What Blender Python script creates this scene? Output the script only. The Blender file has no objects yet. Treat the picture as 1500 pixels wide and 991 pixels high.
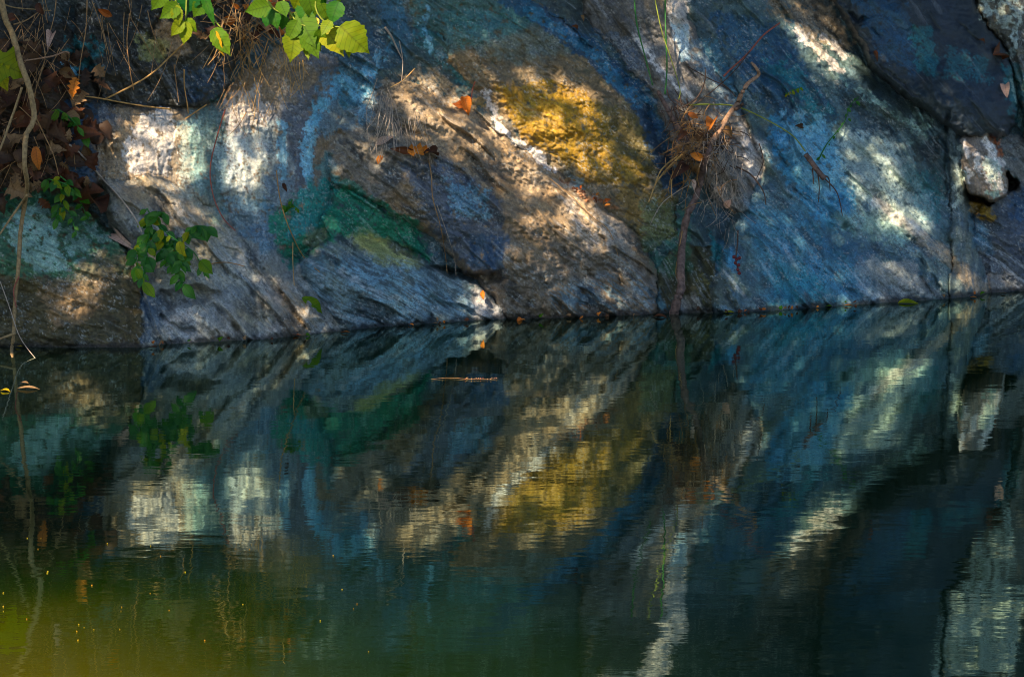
import bpy, math, random
import numpy as np
from mathutils import Vector, Matrix

# ------------------------------------------------------------------ camera, sky, sun, exposure
sc = bpy.context.scene
col = sc.collection
CAM_H, FOC, PITCH = 1.5, 6000.0, math.radians(7.416)      # eye height, focal length in photo pixels
cam_d = bpy.data.cameras.new('camera'); cam = bpy.data.objects.new('camera', cam_d); col.objects.link(cam)
cam_d.sensor_width = 36.0; cam_d.lens = 36.0 * FOC / 1500.0; cam_d.clip_start = 0.05; cam_d.clip_end = 500
cam.location = (0, 0, CAM_H); cam.rotation_euler = (math.pi / 2 - PITCH, 0, 0)
sc.camera = cam

SUN_AZ, SUN_EL = math.radians(-34), math.radians(45)      # sun behind the camera, to the left
SUN = Vector((math.sin(SUN_AZ) * math.cos(SUN_EL), -math.cos(SUN_AZ) * math.cos(SUN_EL), math.sin(SUN_EL)))
world = bpy.data.worlds.new('World'); sc.world = world; world.use_nodes = True
wn = world.node_tree
sky = wn.nodes.new('ShaderNodeTexSky'); sky.sky_type = 'NISHITA'; sky.sun_disc = False
sky.sun_elevation = SUN_EL; sky.sun_rotation = math.pi - SUN_AZ
sky.air_density = 1.0; sky.dust_density = 0.3; sky.ozone_density = 1.0
bg = wn.nodes['Background']; bg.inputs['Strength'].default_value = 0.10
wn.links.new(sky.outputs[0], bg.inputs['Color'])
sun_d = bpy.data.lights.new('sun', 'SUN'); sun_d.energy = 5.0; sun_d.angle = math.radians(0.5); sun_d.color = (1.0, 0.80, 0.55)
sun = bpy.data.objects.new('sun', sun_d); col.objects.link(sun)
sun.rotation_euler = SUN.to_track_quat('Z', 'Y').to_euler(); sun.location = (-4, -6, 9)
sc.view_settings.view_transform = 'Standard'; sc.view_settings.look = 'None'
sc.view_settings.gamma = 1.0; sc.view_settings.exposure = 1.2; sc.view_settings.use_curve_mapping = False
sc.render.engine = 'CYCLES'
sc.cycles.use_denoising = True; sc.cycles.filter_width = 1.0
sc.cycles.max_bounces = 8; sc.cycles.transparent_max_bounces = 12
sc.cycles.caustics_reflective = False; sc.cycles.caustics_refractive = False

random.seed(7); rng = np.random.default_rng(11)
F32 = np.float32

# ------------------------------------------------------------------ helpers: noise, shapes, projection
_perm = np.random.default_rng(5).permutation(256); _perm = np.concatenate([_perm, _perm])
_ang = np.random.default_rng(6).random(256) * 2 * np.pi
_gx, _gy = np.cos(_ang).astype(F32), np.sin(_ang).astype(F32)
def perlin(x, y):
    xi = np.floor(x).astype(np.int32); yi = np.floor(y).astype(np.int32)
    fx = (x - xi).astype(F32); fy = (y - yi).astype(F32)
    u = fx * fx * fx * (fx * (fx * 6 - 15) + 10); v = fy * fy * fy * (fy * (fy * 6 - 15) + 10)
    xa, xb, ya, yb = xi & 255, (xi + 1) & 255, yi & 255, (yi + 1) & 255
    def g(a, b, dx, dy):
        h = _perm[_perm[a] + b]; return _gx[h] * dx + _gy[h] * dy
    n0 = g(xa, ya, fx, fy) * (1 - u) + g(xb, ya, fx - 1, fy) * u
    n1 = g(xa, yb, fx, fy - 1) * (1 - u) + g(xb, yb, fx - 1, fy - 1) * u
    return (n0 * (1 - v) + n1 * v) * 1.5
def fbm(x, y, oct=4, gain=0.5, seed=0):
    s = 0; a = 1.0
    for o in range(oct):
        s = s + a * perlin(x * 2 ** o + 17.3 * o + seed * 31.7, y * 2 ** o + 9.1 * o + seed * 13.1); a *= gain
    return s
def ridged(x, y, oct=4, gain=0.5, seed=0):
    s = 0; a = 1.0
    for o in range(oct):
        s = s + a * (1 - 2 * np.abs(perlin(x * 2 ** o + 11.3 * o + seed * 21.7, y * 2 ** o + 5.1 * o + seed * 7.1))); a *= gain
    return s
def sstep(a, b, x):
    t = np.clip((x - a) / (b - a), 0, 1); return t * t * (3 - 2 * t)
def seg_dist(x, y, pts, closed):
    d = np.full(x.shape, 1e9, F32); n = len(pts)
    for i in range(n if closed else n - 1):
        ax, ay = pts[i][:2]; bx, by = pts[(i + 1) % n][:2]
        ex, ey = bx - ax, by - ay; L = ex * ex + ey * ey + 1e-9
        t = np.clip(((x - ax) * ex + (y - ay) * ey) / L, 0, 1)
        d = np.minimum(d, (x - ax - t * ex) ** 2 + (y - ay - t * ey) ** 2)
    return np.sqrt(d)
def poly_sd(x, y, pts):                                     # > 0 inside
    ins = np.zeros(x.shape, bool); n = len(pts)
    for i in range(n):
        ax, ay = pts[i]; bx, by = pts[(i + 1) % n]
        if ay == by: continue
        c = ((ay > y) != (by > y)) & (x < (bx - ax) * (y - ay) / (by - ay) + ax)
        ins ^= c
    d = seg_dist(x, y, pts, True)
    return np.where(ins, d, -d)
def srgb(r, g, b):
    return tuple((v / 255 / 12.92 if v <= 10 else ((v / 255 + 0.055) / 1.055) ** 2.4) for v in (r, g, b))

CP, SP = math.cos(PITCH), math.sin(PITCH)
def ray(px, py):                                            # direction through a point of the 1500 x 991 photo
    a = (np.asarray(px, float) - 750) / FOC; b = (495.5 - np.asarray(py, float)) / FOC
    return a, CP + b * SP, -SP + b * CP
def at_depth(px, py, Y):
    dx, dy, dz = ray(px, py); t = Y / dy
    return Vector((float(t * dx), float(Y), float(CAM_H + t * dz)))
def on_water(px, py, z=0.0):
    dx, dy, dz = ray(px, py); t = (z - CAM_H) / dz
    return Vector((float(t * dx), float(t * dy), z))

# ------------------------------------------------------------------ the cliff: foot line, lean, rock masses
pL, pR = on_water(0, 500), on_water(1500, 425)
M_ = (pR.y - pL.y) / (pR.x - pL.x); Y0 = pL.y - M_ * pL.x
def axis(parts):
    out = []
    for a, b, s in parts: out += list(np.arange(a, b, s))
    return np.array(out + [parts[-1][1]], float)
GX = axis([(-900, -200, 12), (-200, -20, 4), (-20, 1520, 1.4), (1520, 1700, 4), (1700, 2400, 12)])
GY = axis([(-1150, -400, 14), (-400, -150, 5), (-150, -20, 2.2), (-20, 515, 1.4), (515, 580, 5)])
X, Yp = np.meshgrid(GX, GY); X = X.astype(F32); Yp = Yp.astype(F32)
NY, NX = X.shape
K = np.interp(X, [-300, 0, 400, 750, 1100, 1500, 2000], [.10, .10, .15, .25, .40, .50, .5]).astype(F32)
WL = [(-900, 545), (-200, 512), (0, 507), (204, 508), (214, 507), (240, 503), (300, 500), (400, 495), (460, 488), (560, 478), (640, 473), (735, 467),
      (760, 467), (900, 462), (940, 461), (985, 458), (1060, 458), (1130, 455), (1250, 446), (1380, 438), (1432, 433), (1446, 429), (1500, 426), (1700, 415), (2400, 380)]
wlx = np.array([p[0] for p in WL], float); wly = np.array([p[1] for p in WL], float)

# warped coordinates give every outline a natural wander
WX = X + 5 * fbm(X / 60, Yp / 60, 3, seed=1) + 2.5 * fbm(X / 12, Yp / 12, 2, seed=2)
WY = Yp + 5 * fbm(X / 60, Yp / 60, 3, seed=3) + 2.5 * fbm(X / 12, Yp / 12, 2, seed=4)

# label, outline, height h0, tilt gx gy (m per 100 px), rounding b over bw px, flank slope, grain angle in degrees, base colour
GREY, BROWNG, DARKG = srgb(104, 106, 108), srgb(120, 108, 92), srgb(74, 76, 74)
SLABS = [
 ('smooth grey rock wall behind the slabs', None, 0.0, 0, 0, 0, 1, 0, 45, srgb(62, 84, 90)),
 ('boulder', [(-900, 320), (-300, 300), (0, 286), (60, 283), (118, 300), (160, 340), (196, 388), (208, 420), (209, 520), (209, 640), (-900, 640)], .30, 0, .05, .13, 40, .012, 22, srgb(78, 68, 44)),
 ('soil', [(-900, -1150), (20, -1150), (70, -100), (108, 0), (128, 60), (140, 160), (132, 280), (0, 310), (-900, 330)], .14, 0, .05, .1, 40, .006, 30, srgb(44, 34, 24)),
 ('pale streaked upright wall below the dry grass', [(130, 150), (200, 152), (322, 150), (350, 100), (420, 60), (500, 80), (505, 190), (478, 300), (455, 360), (400, 380), (250, 300), (130, 270)], .07, 0, .01, .05, 30, .010, 88, srgb(122, 110, 94)),
 ('dark mossy overhang under the hanging leaves', [(100, -1150), (345, -1150), (352, 60), (325, 132), (300, 152), (200, 150), (150, 140), (118, 60)], .12, 0, -.01, .05, 25, .014, 58, srgb(34, 34, 28)),  # near-black base colour across the whole overhang
 ('grey ramp of rock running down to the water', [(150, 266), (215, 256), (300, 282), (372, 340), (440, 392), (468, 430), (505, 470), (545, 500), (570, 640), (200, 640), (205, 480), (204, 420), (190, 370), (165, 310)], .20, -.02, .06, .08, 40, .011, 50, srgb(142, 144, 138)),
 ('blue grey slab with a pale pointed tip at the waterline', [(428, 400), (462, 366), (510, 340), (572, 356), (612, 382), (652, 402), (697, 412), (744, 466), (765, 500), (765, 640), (490, 640), (482, 470), (445, 430)], .17, 0, .05, .08, 30, .012, 28, srgb(92, 112, 118)),
 ('broad brown ridge slanting down to the right', [(478, 215), (498, 160), (560, 122), (600, 95), (645, 108), (690, 150), (722, 185), (800, 245), (870, 295), (930, 350), (946, 400), (948, 470), (950, 640), (770, 640), (750, 470), (715, 415), (690, 395), (640, 335), (560, 295), (490, 268)], .19, 0, .045, .11, 60, .010, 38, srgb(126, 112, 94)),
 ('ochre stained hollow rock beside the debris nest', [(560, -1150), (800, -1150), (790, 0), (858, 62), (930, 130), (960, 200), (985, 280), (990, 340), (940, 372), (860, 300), (790, 240), (700, 150), (640, 95), (560, 70)], .07, .015, 0, .06, 40, .007, 35, srgb(96, 92, 72)),
 ('grey ridge with a white vein above the debris nest', [(850, -1150), (965, -1150), (985, -20), (1035, 90), (1075, 160), (1120, 240), (1100, 310), (1058, 300), (1000, 215), (955, 130), (890, 60), (855, 20)], .13, 0, .01, .07, 40, .008, 52, srgb(112, 108, 104)),
 ('wide blue lichened slab right of the debris nest', [(1040, -1150), (1140, -150), (1200, 20), (1290, 118), (1386, 186), (1390, 330), (1400, 400), (1412, 440), (1420, 640), (1080, 640), (1066, 470), (1048, 420), (1078, 330), (1122, 250), (1098, 170), (1045, 50), (1030, -50)], .15, 0, .03, .08, 60, .009, 50, srgb(78, 104, 112)),
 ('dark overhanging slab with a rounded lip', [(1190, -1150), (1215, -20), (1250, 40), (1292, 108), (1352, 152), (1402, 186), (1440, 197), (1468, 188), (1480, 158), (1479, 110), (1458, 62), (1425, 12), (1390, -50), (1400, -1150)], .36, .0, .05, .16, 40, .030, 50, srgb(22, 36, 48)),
 ('pale speckled rock in the upper right corner', [(1395, -1150), (1400, -60), (1430, 5), (1468, 62), (1490, 110), (1506, 210), (1800, 320), (2400, 400), (2400, -1150)], .17, 0, 0, .06, 20, .02, 70, srgb(84, 86, 80)),
 ('low outcrop at the right edge of the pond', [(1432, 330), (1450, 290), (1480, 268), (1500, 262), (1800, 300), (2400, 330), (2400, 640), (1450, 640), (1442, 430), (1425, 380)], .14, 0, .05, .07, 30, .01, 32, srgb(78, 84, 90)),
 ('narrow rib of rock left of the white patched block', [(1390, 168), (1414, 188), (1414, 290), (1424, 340), (1440, 398), (1448, 432), (1450, 640), (1398, 640), (1392, 300)], .18, 0, .03, .03, 12, .02, 84, srgb(80, 98, 104)),
 ('block', [(1411, 212), (1419, 196), (1446, 197), (1456, 216), (1468, 246), (1472, 262), (1468, 284), (1455, 296), (1440, 290), (1425, 281), (1412, 252)], .25, .03, -.05, .012, 4, .06, 70, srgb(122, 112, 104)),
 ('small dark facets at the foot of the root', [(948, 462), (960, 400), (1000, 350), (1050, 362), (1072, 420), (1084, 462), (1090, 640), (948, 640)], .055, 0, .03, .03, 15, .012, 60, srgb(66, 66, 44)),
 ('smooth pale toe of rock at the far right waterline', [(1436, 412), (1452, 396), (1474, 402), (1496, 428), (1500, 640), (1446, 640), (1442, 432)], .20, 0, .04, .04, 12, .02, 40, srgb(118, 118, 118)),
]
H = np.full(X.shape, -9, F32); REG = np.zeros(X.shape, np.int16)
lump = .07 * fbm(X / 230, Yp / 200, 3, .45, seed=8)
for i, (lab, poly, h0, gx, gy, b, bw, slope, ang, basec) in enumerate(SLABS):
    if poly is None:
        h = h0 + lump
    else:
        sharp = i in (1, 2, 11, 15); b *= .7 if sharp else .85; bw *= .85; h0 = h0 * (1 if i in (11, 15) else .6 if i == 1 else .72); slope *= 1 if sharp else .7
        cx = sum(p[0] for p in poly if -100 < p[0] < 1600) / max(1, sum(1 for p in poly if -100 < p[0] < 1600))
        ys = [p[1] for p in poly if -300 < p[1] < 520]; cy = sum(ys) / len(ys)
        s = poly_sd(WX, WY, poly)
        tilt = np.clip(gx * (X - cx) / 100, -.12, .12) + np.clip(gy * (Yp - cy) / 100, -.15, .15)
        h = h0 + tilt + lump - b * np.exp(-np.clip(s, 0, None) / bw) - slope * np.clip(-s, 0, None)
        h += .02 * fbm(X / 70, Yp / 70, 2, seed=40 + i)
    up = h > H
    REG[up] = i; H = np.where(up, h, H)

# grooves, cracks and holes cut into the rock: outline or line, width, depth
CARVE = [
 ('p', [(628, 388), (690, 402), (735, 396), (745, 402), (712, 418), (690, 412), (650, 402)], 5, .10),
 ('p', [(1470, 250), (1478, 256), (1490, 268), (1482, 276), (1470, 282)], 3, .20), ('p', [(1420, 282), (1440, 292), (1456, 298), (1452, 303), (1425, 294)], 3, .14),
 ('s', [(215, 283), (262, 305), (300, 345), (350, 372), (395, 420)], 2.2, .025), ('s', [(232, 300), (250, 335), (300, 372)], 2, .02),
 ('p', [(238, 425), (290, 420), (318, 432), (300, 444), (262, 440), (245, 448)], 6, .07), ('s', [(262, 440), (300, 470), (330, 500)], 3, .03),
 ('s', [(232, 462), (262, 478), (310, 488)], 2.5, .035), ('s', [(300, 432), (340, 470), (362, 500)], 2.5, .03), ('s', [(330, 400), (365, 440), (410, 492)], 2.5, .025),
 ('s', [(418, 430), (440, 470), (455, 490)], 3, .04), ('s', [(440, 405), (500, 440), (560, 476)], 2.5, .03), ('s', [(500, 400), (560, 430), (640, 470)], 2.5, .025),
 ('s', [(556, 385), (620, 420), (700, 455)], 2, .018), ('s', [(480, 420), (530, 455), (580, 478)], 2.5, .03),
 ('s', [(490, 372), (494, 395), (488, 415)], 2, .02), ('s', [(560, 275), (556, 300), (548, 318)], 2.5, .03), ('s', [(548, 318), (600, 312), (660, 330)], 2, .02),
 ('s', [(790, 340), (830, 372), (880, 410), (920, 452)], 2.5, .025), ('s', [(770, 400), (830, 430), (880, 458)], 2.5, .022), ('s', [(830, 315), (870, 330), (910, 372)], 2.5, .022),
 ('s', [(760, 300), (800, 330), (850, 350)], 2.5, .02), ('s', [(895, 390), (915, 420), (940, 452)], 3, .03), ('s', [(700, 300), (750, 345), (780, 400)], 2.5, .02),
 ('s', [(776, 12), (862, 70), (932, 132), (962, 198), (985, 270)], 9, .05),
 ('s', [(1388, 160), (1386, 240), (1384, 300)], 2.5, .05), ('s', [(1418, 292), (1420, 350)], 2, .03),
 ('s', [(1228, -10), (1252, 28), (1276, 24)], 2.5, .04), ('s', [(1262, 70), (1290, 95), (1350, 145)], 2.2, .03), ('s', [(1276, 40), (1318, 80), (1346, 120)], 1.6, .015), ('s', [(1340, 40), (1310, 45)], 1.6, .012),
 ('s', [(1230, 140), (1262, 158), (1290, 172), (1330, 190)], 2.2, .03), ('s', [(1120, 190), (1150, 240), (1190, 290), (1240, 330)], 2.5, .025), ('s', [(1160, 280), (1200, 310), (1250, 340)], 2.5, .03),
 ('s', [(1110, 300), (1150, 350), (1210, 400), (1260, 440)], 2.5, .02), ('s', [(1240, 350), (1300, 370), (1370, 420)], 2, .018), ('s', [(1290, 400), (1330, 405), (1352, 424)], 2, .02),
 ('s', [(1330, 345), (1350, 380), (1382, 428)], 2.5, .025), ('s', [(1090, 100), (1150, 165), (1200, 205)], 2, .018), ('s', [(1180, 35), (1210, 60), (1235, 85)], 2, .02),
 ('s', [(1000, 395), (1024, 400), (1050, 412)], 3, .03), ('s', [(1050, 380), (1066, 420), (1080, 455)], 2.5, .03), ('s', [(1040, 330), (1062, 360), (1080, 410)], 2.5, .025),
 ('s', [(1440, 395), (1436, 425)], 3, .05), ('s', [(1402, 30), (1440, 62), (1470, 100)], 2, .02), ('s', [(140, 40), (180, 70), (215, 120)], 3, .04), ('s', [(240, 20), (215, 50), (235, 70)], 4, .05),
 ('s', [(1440, 330), (1470, 360), (1500, 375)], 2.5, .02), ('s', [(1080, 40), (1110, 70), (1150, 100)], 2.2, .02), ('s', [(560, 30), (575, 60), (590, 85)], 2.5, .03), ('s', [(530, 130), (545, 150)], 3.5, .04),
]
for kind, pts, w, dep in CARVE:
    xs = [p[0] for p in pts]; ys = [p[1] for p in pts]; m_ = 30
    c0, c1 = np.searchsorted(GX, [min(xs) - m_, max(xs) + m_]); r0, r1 = np.searchsorted(GY, [min(ys) - m_, max(ys) + m_])
    wx, wy = WX[r0:r1, c0:c1], WY[r0:r1, c0:c1]
    if kind == 's':
        d = seg_dist(wx, wy, pts, False); mod = 1.1 * np.clip(fbm(wx / 24, wy / 24, 2, seed=77) + .45, 0, 1)
        H[r0:r1, c0:c1] -= .7 * dep * mod * np.exp(-(d / (w * (.5 + .5 * mod))) ** 2)
    else:
        H[r0:r1, c0:c1] -= dep * sstep(-w, w, poly_sd(wx, wy, pts))

# fine relief: foliation along each slab's own grain, plus roughness
def grain(i, along, across, seed, oct=4):
    a = math.radians(SLABS[i][8]); u = X * math.cos(a) + Yp * math.sin(a); v = -X * math.sin(a) + Yp * math.cos(a)
    v = v + 5 * fbm(X / 90, Yp / 90, 2, seed=seed + 3)
    return u / along, v / across
ROUGH = {0: .7, 1: .7, 2: 1.5, 3: .55, 4: 1.2, 5: .7, 6: .8, 7: 1.05, 8: .9, 9: .6, 10: .7, 11: .35, 12: .9, 13: .9, 14: .5, 15: .8, 16: .9, 17: .35}
BND = np.zeros(X.shape, F32); QTZ = np.zeros(X.shape, F32); LED = np.zeros(X.shape, F32); FOL = np.zeros(X.shape, F32); DET = np.zeros(X.shape, F32)
angs = {}
for i in range(len(SLABS)): angs.setdefault(SLABS[i][8], []).append(i)
for a, ids in angs.items():
    mk = np.isin(REG, ids)
    if not mk.any(): continue
    rr, cc = np.where(mk); r0, r1, c0, c1 = rr.min(), rr.max() + 1, cc.min(), cc.max() + 1
    x, y = X[r0:r1, c0:c1], Yp[r0:r1, c0:c1]; ar = math.radians(a)
    u = x * math.cos(ar) + y * math.sin(ar); v = -x * math.sin(ar) + y * math.cos(ar)
    v = v + 8 * fbm(x / 110, y / 110, 2, seed=a % 7) ; sub = mk[r0:r1, c0:c1]
    am = sstep(-.35, .5, fbm(x / 80, y / 80, 2, seed=a % 13)); f = ridged(u / 60, v / 13, 4, .6, seed=a % 11) ; g = fbm(u / 22, v / 4.2, 3, .65, seed=a % 5)
    g2 = fbm((u + .2 * v) / 55, v / 2.6, 2, .7, seed=a % 5 + 3)
    br1 = sstep(-.15, .45, fbm(u / 120, v / 45, 2, seed=a % 9)); br2 = sstep(-.2, .4, fbm(u / 60, v / 22, 2, seed=a % 9 + 4))
    ph = v / 46 + .65 * fbm(u / 200, v / 70, 3, seed=a % 7 + 2); saw = ph - np.floor(ph); saw = np.minimum(saw, (1 - saw) * 7)
    ph2 = v / 10.5 + .6 * fbm(u / 60, v / 24, 3, seed=a % 7 + 5); saw2 = ph2 - np.floor(ph2); saw2 = np.minimum(saw2, (1 - saw2) * 5)
    BND[r0:r1, c0:c1][sub] = fbm(u / 120, v / 19, 4, .5, seed=a % 9 + 20)[sub]; QTZ[r0:r1, c0:c1][sub] = (fbm(u / 150, v / 6.5, 3, .55, seed=a % 9 + 30) + .25 * fbm(x / 5, y / 5, 2, seed=9))[sub]
    LED[r0:r1, c0:c1][sub] = (.040 * saw * br1 + .0045 * saw2 * br2)[sub]
    FOL[r0:r1, c0:c1][sub] = (.8 * g + .35 * f + .7 * g2)[sub]
    DET[r0:r1, c0:c1][sub] = (.0060 * f * am + .0022 * g * (.4 + .8 * am) + .0012 * g2 * am)[sub]
rf = np.array([ROUGH[i] for i in range(len(SLABS))], F32)[REG]
lf = np.array([{0: .8, 1: .5, 2: 0, 3: .25, 4: .8, 5: 1, 6: 1.1, 7: 1, 8: .35, 9: .9, 10: 1, 11: .45, 12: .6, 13: 1, 14: .3, 15: .4, 16: 1, 17: .2}[i] for i in range(len(SLABS))], F32)[REG]
H += LED * lf + DET * rf + rf * (.012 * fbm(X / 30, Yp / 26, 3, .55, seed=21) + .0045 * fbm(X / 7, Yp / 6, 3, .6, seed=22))
chips = perlin(X / 16 + 40, Yp / 11 + 9); H += rf * .012 * np.where(chips > .28, chips - .28, 0)

# bring the foot of every column to the real waterline
def sample(arr, px, py):
    ix = np.clip(np.searchsorted(GX, px) - 1, 0, NX - 2); iy = np.clip(np.searchsorted(GY, py) - 1, 0, NY - 2)
    fx = np.clip((px - GX[ix]) / (GX[ix + 1] - GX[ix]), 0, 1); fy = np.clip((py - GY[iy]) / (GY[iy + 1] - GY[iy]), 0, 1)
    return (arr[iy, ix] * (1 - fx) + arr[iy, ix + 1] * fx) * (1 - fy) + (arr[iy + 1, ix] * (1 - fx) + arr[iy + 1, ix + 1] * fx) * fy
wl = np.interp(GX, wlx, wly)
_, dyw, dzw = ray(GX, wl); dxw = (GX - 750) / FOC
tw = -CAM_H / dzw; target = (Y0 + M_ * tw * dxw) - tw * dyw
hw = sample(H, GX, wl)
corr = target - hw
kern = np.exp(-np.linspace(-2, 2, 9) ** 2); corr = np.convolve(np.pad(corr, 4, 'edge'), kern / kern.sum(), 'valid')
H += (corr[None, :] * np.exp(-np.clip(wl[None, :] - Yp, 0, None) / 130)).astype(F32)

DX, DY, DZ = ray(X, Yp)
T0 = (Y0 + K * CAM_H) / (DY - M_ * DX - K * DZ)
T = T0 - H / DY
PX, PY, PZ = T * DX, T * DY, CAM_H + T * DZ
def surf(px, py, off=0.0):
    Y = float(sample(PY, np.float64(px), np.float64(py))) - off
    return at_depth(px, py, Y)

# ------------------------------------------------------------------ pigments of the rock: stains, lichens, seeps, some painted sun and shade
C = np.zeros(X.shape + (3,), F32)
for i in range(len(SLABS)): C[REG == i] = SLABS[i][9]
nz = fbm(X / 55, Yp / 55, 4, .55, seed=31); nf = fbm(X / 9, Yp / 9, 3, .6, seed=32); ns = perlin(X / 3.6, Yp / 3.6); nstk = fbm(X / 7, Yp / 60, 3, .6, seed=33)
nlich = fbm(X / 15, Yp / 15, 4, .65, seed=35)
TONE = np.clip((1 + .30 * nz + .12 * FOL + .22 * nf + .08 * ns) * (1 - .55 * sstep(.80, .97, 1 - np.abs(perlin(X / 13 + .6 * nf, Yp / 10 + .6 * nlich)) * 1.6) * sstep(-.1, .4, nz)), .2, 2)
HUE = (.55 * fbm(X / 70 + .3 * Yp / 70, Yp / 60, 3, .6, seed=91) + .35 * FOL)[..., None] * np.array([.30, .05, -.34], F32) + 1
C *= TONE[..., None] * HUE
BRK = {'-': 1.0, 'f': np.clip(.75 + .6 * FOL, 0, 1), 'v': sstep(-.35, .45, .45 * nstk + .7 * nlich + .3 * ns), 'l': sstep(-.05, .35, nlich), 'L': sstep(.12, .38, nlich),
       'n': np.clip(.85 + .7 * nz + .5 * nf, 0, 1), 's': sstep(.25, .45, ns + .6 * nlich), 'F': sstep(.1, .5, FOL + .3 * nf)}
PAL = dict(grey=srgb(120, 118, 116), pale=srgb(168, 166, 164), brown=srgb(136, 112, 82), dk=srgb(46, 48, 46), blue=srgb(58, 136, 172), deep=srgb(20, 74, 110), teal=srgb(30, 122, 132),
           sky=srgb(126, 184, 206), mint=srgb(140, 176, 168), lich=srgb(176, 196, 190), green=srgb(14, 112, 88), sage=srgb(158, 160, 96), ochre=srgb(146, 112, 6), gold=srgb(166, 134, 36),
           olive=srgb(86, 78, 18), white=srgb(212, 206, 202), rust=srgb(176, 92, 26), moss=srgb(42, 48, 26), violet=srgb(112, 124, 128), tan=srgb(172, 146, 112), navy=srgb(18, 38, 54))
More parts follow.
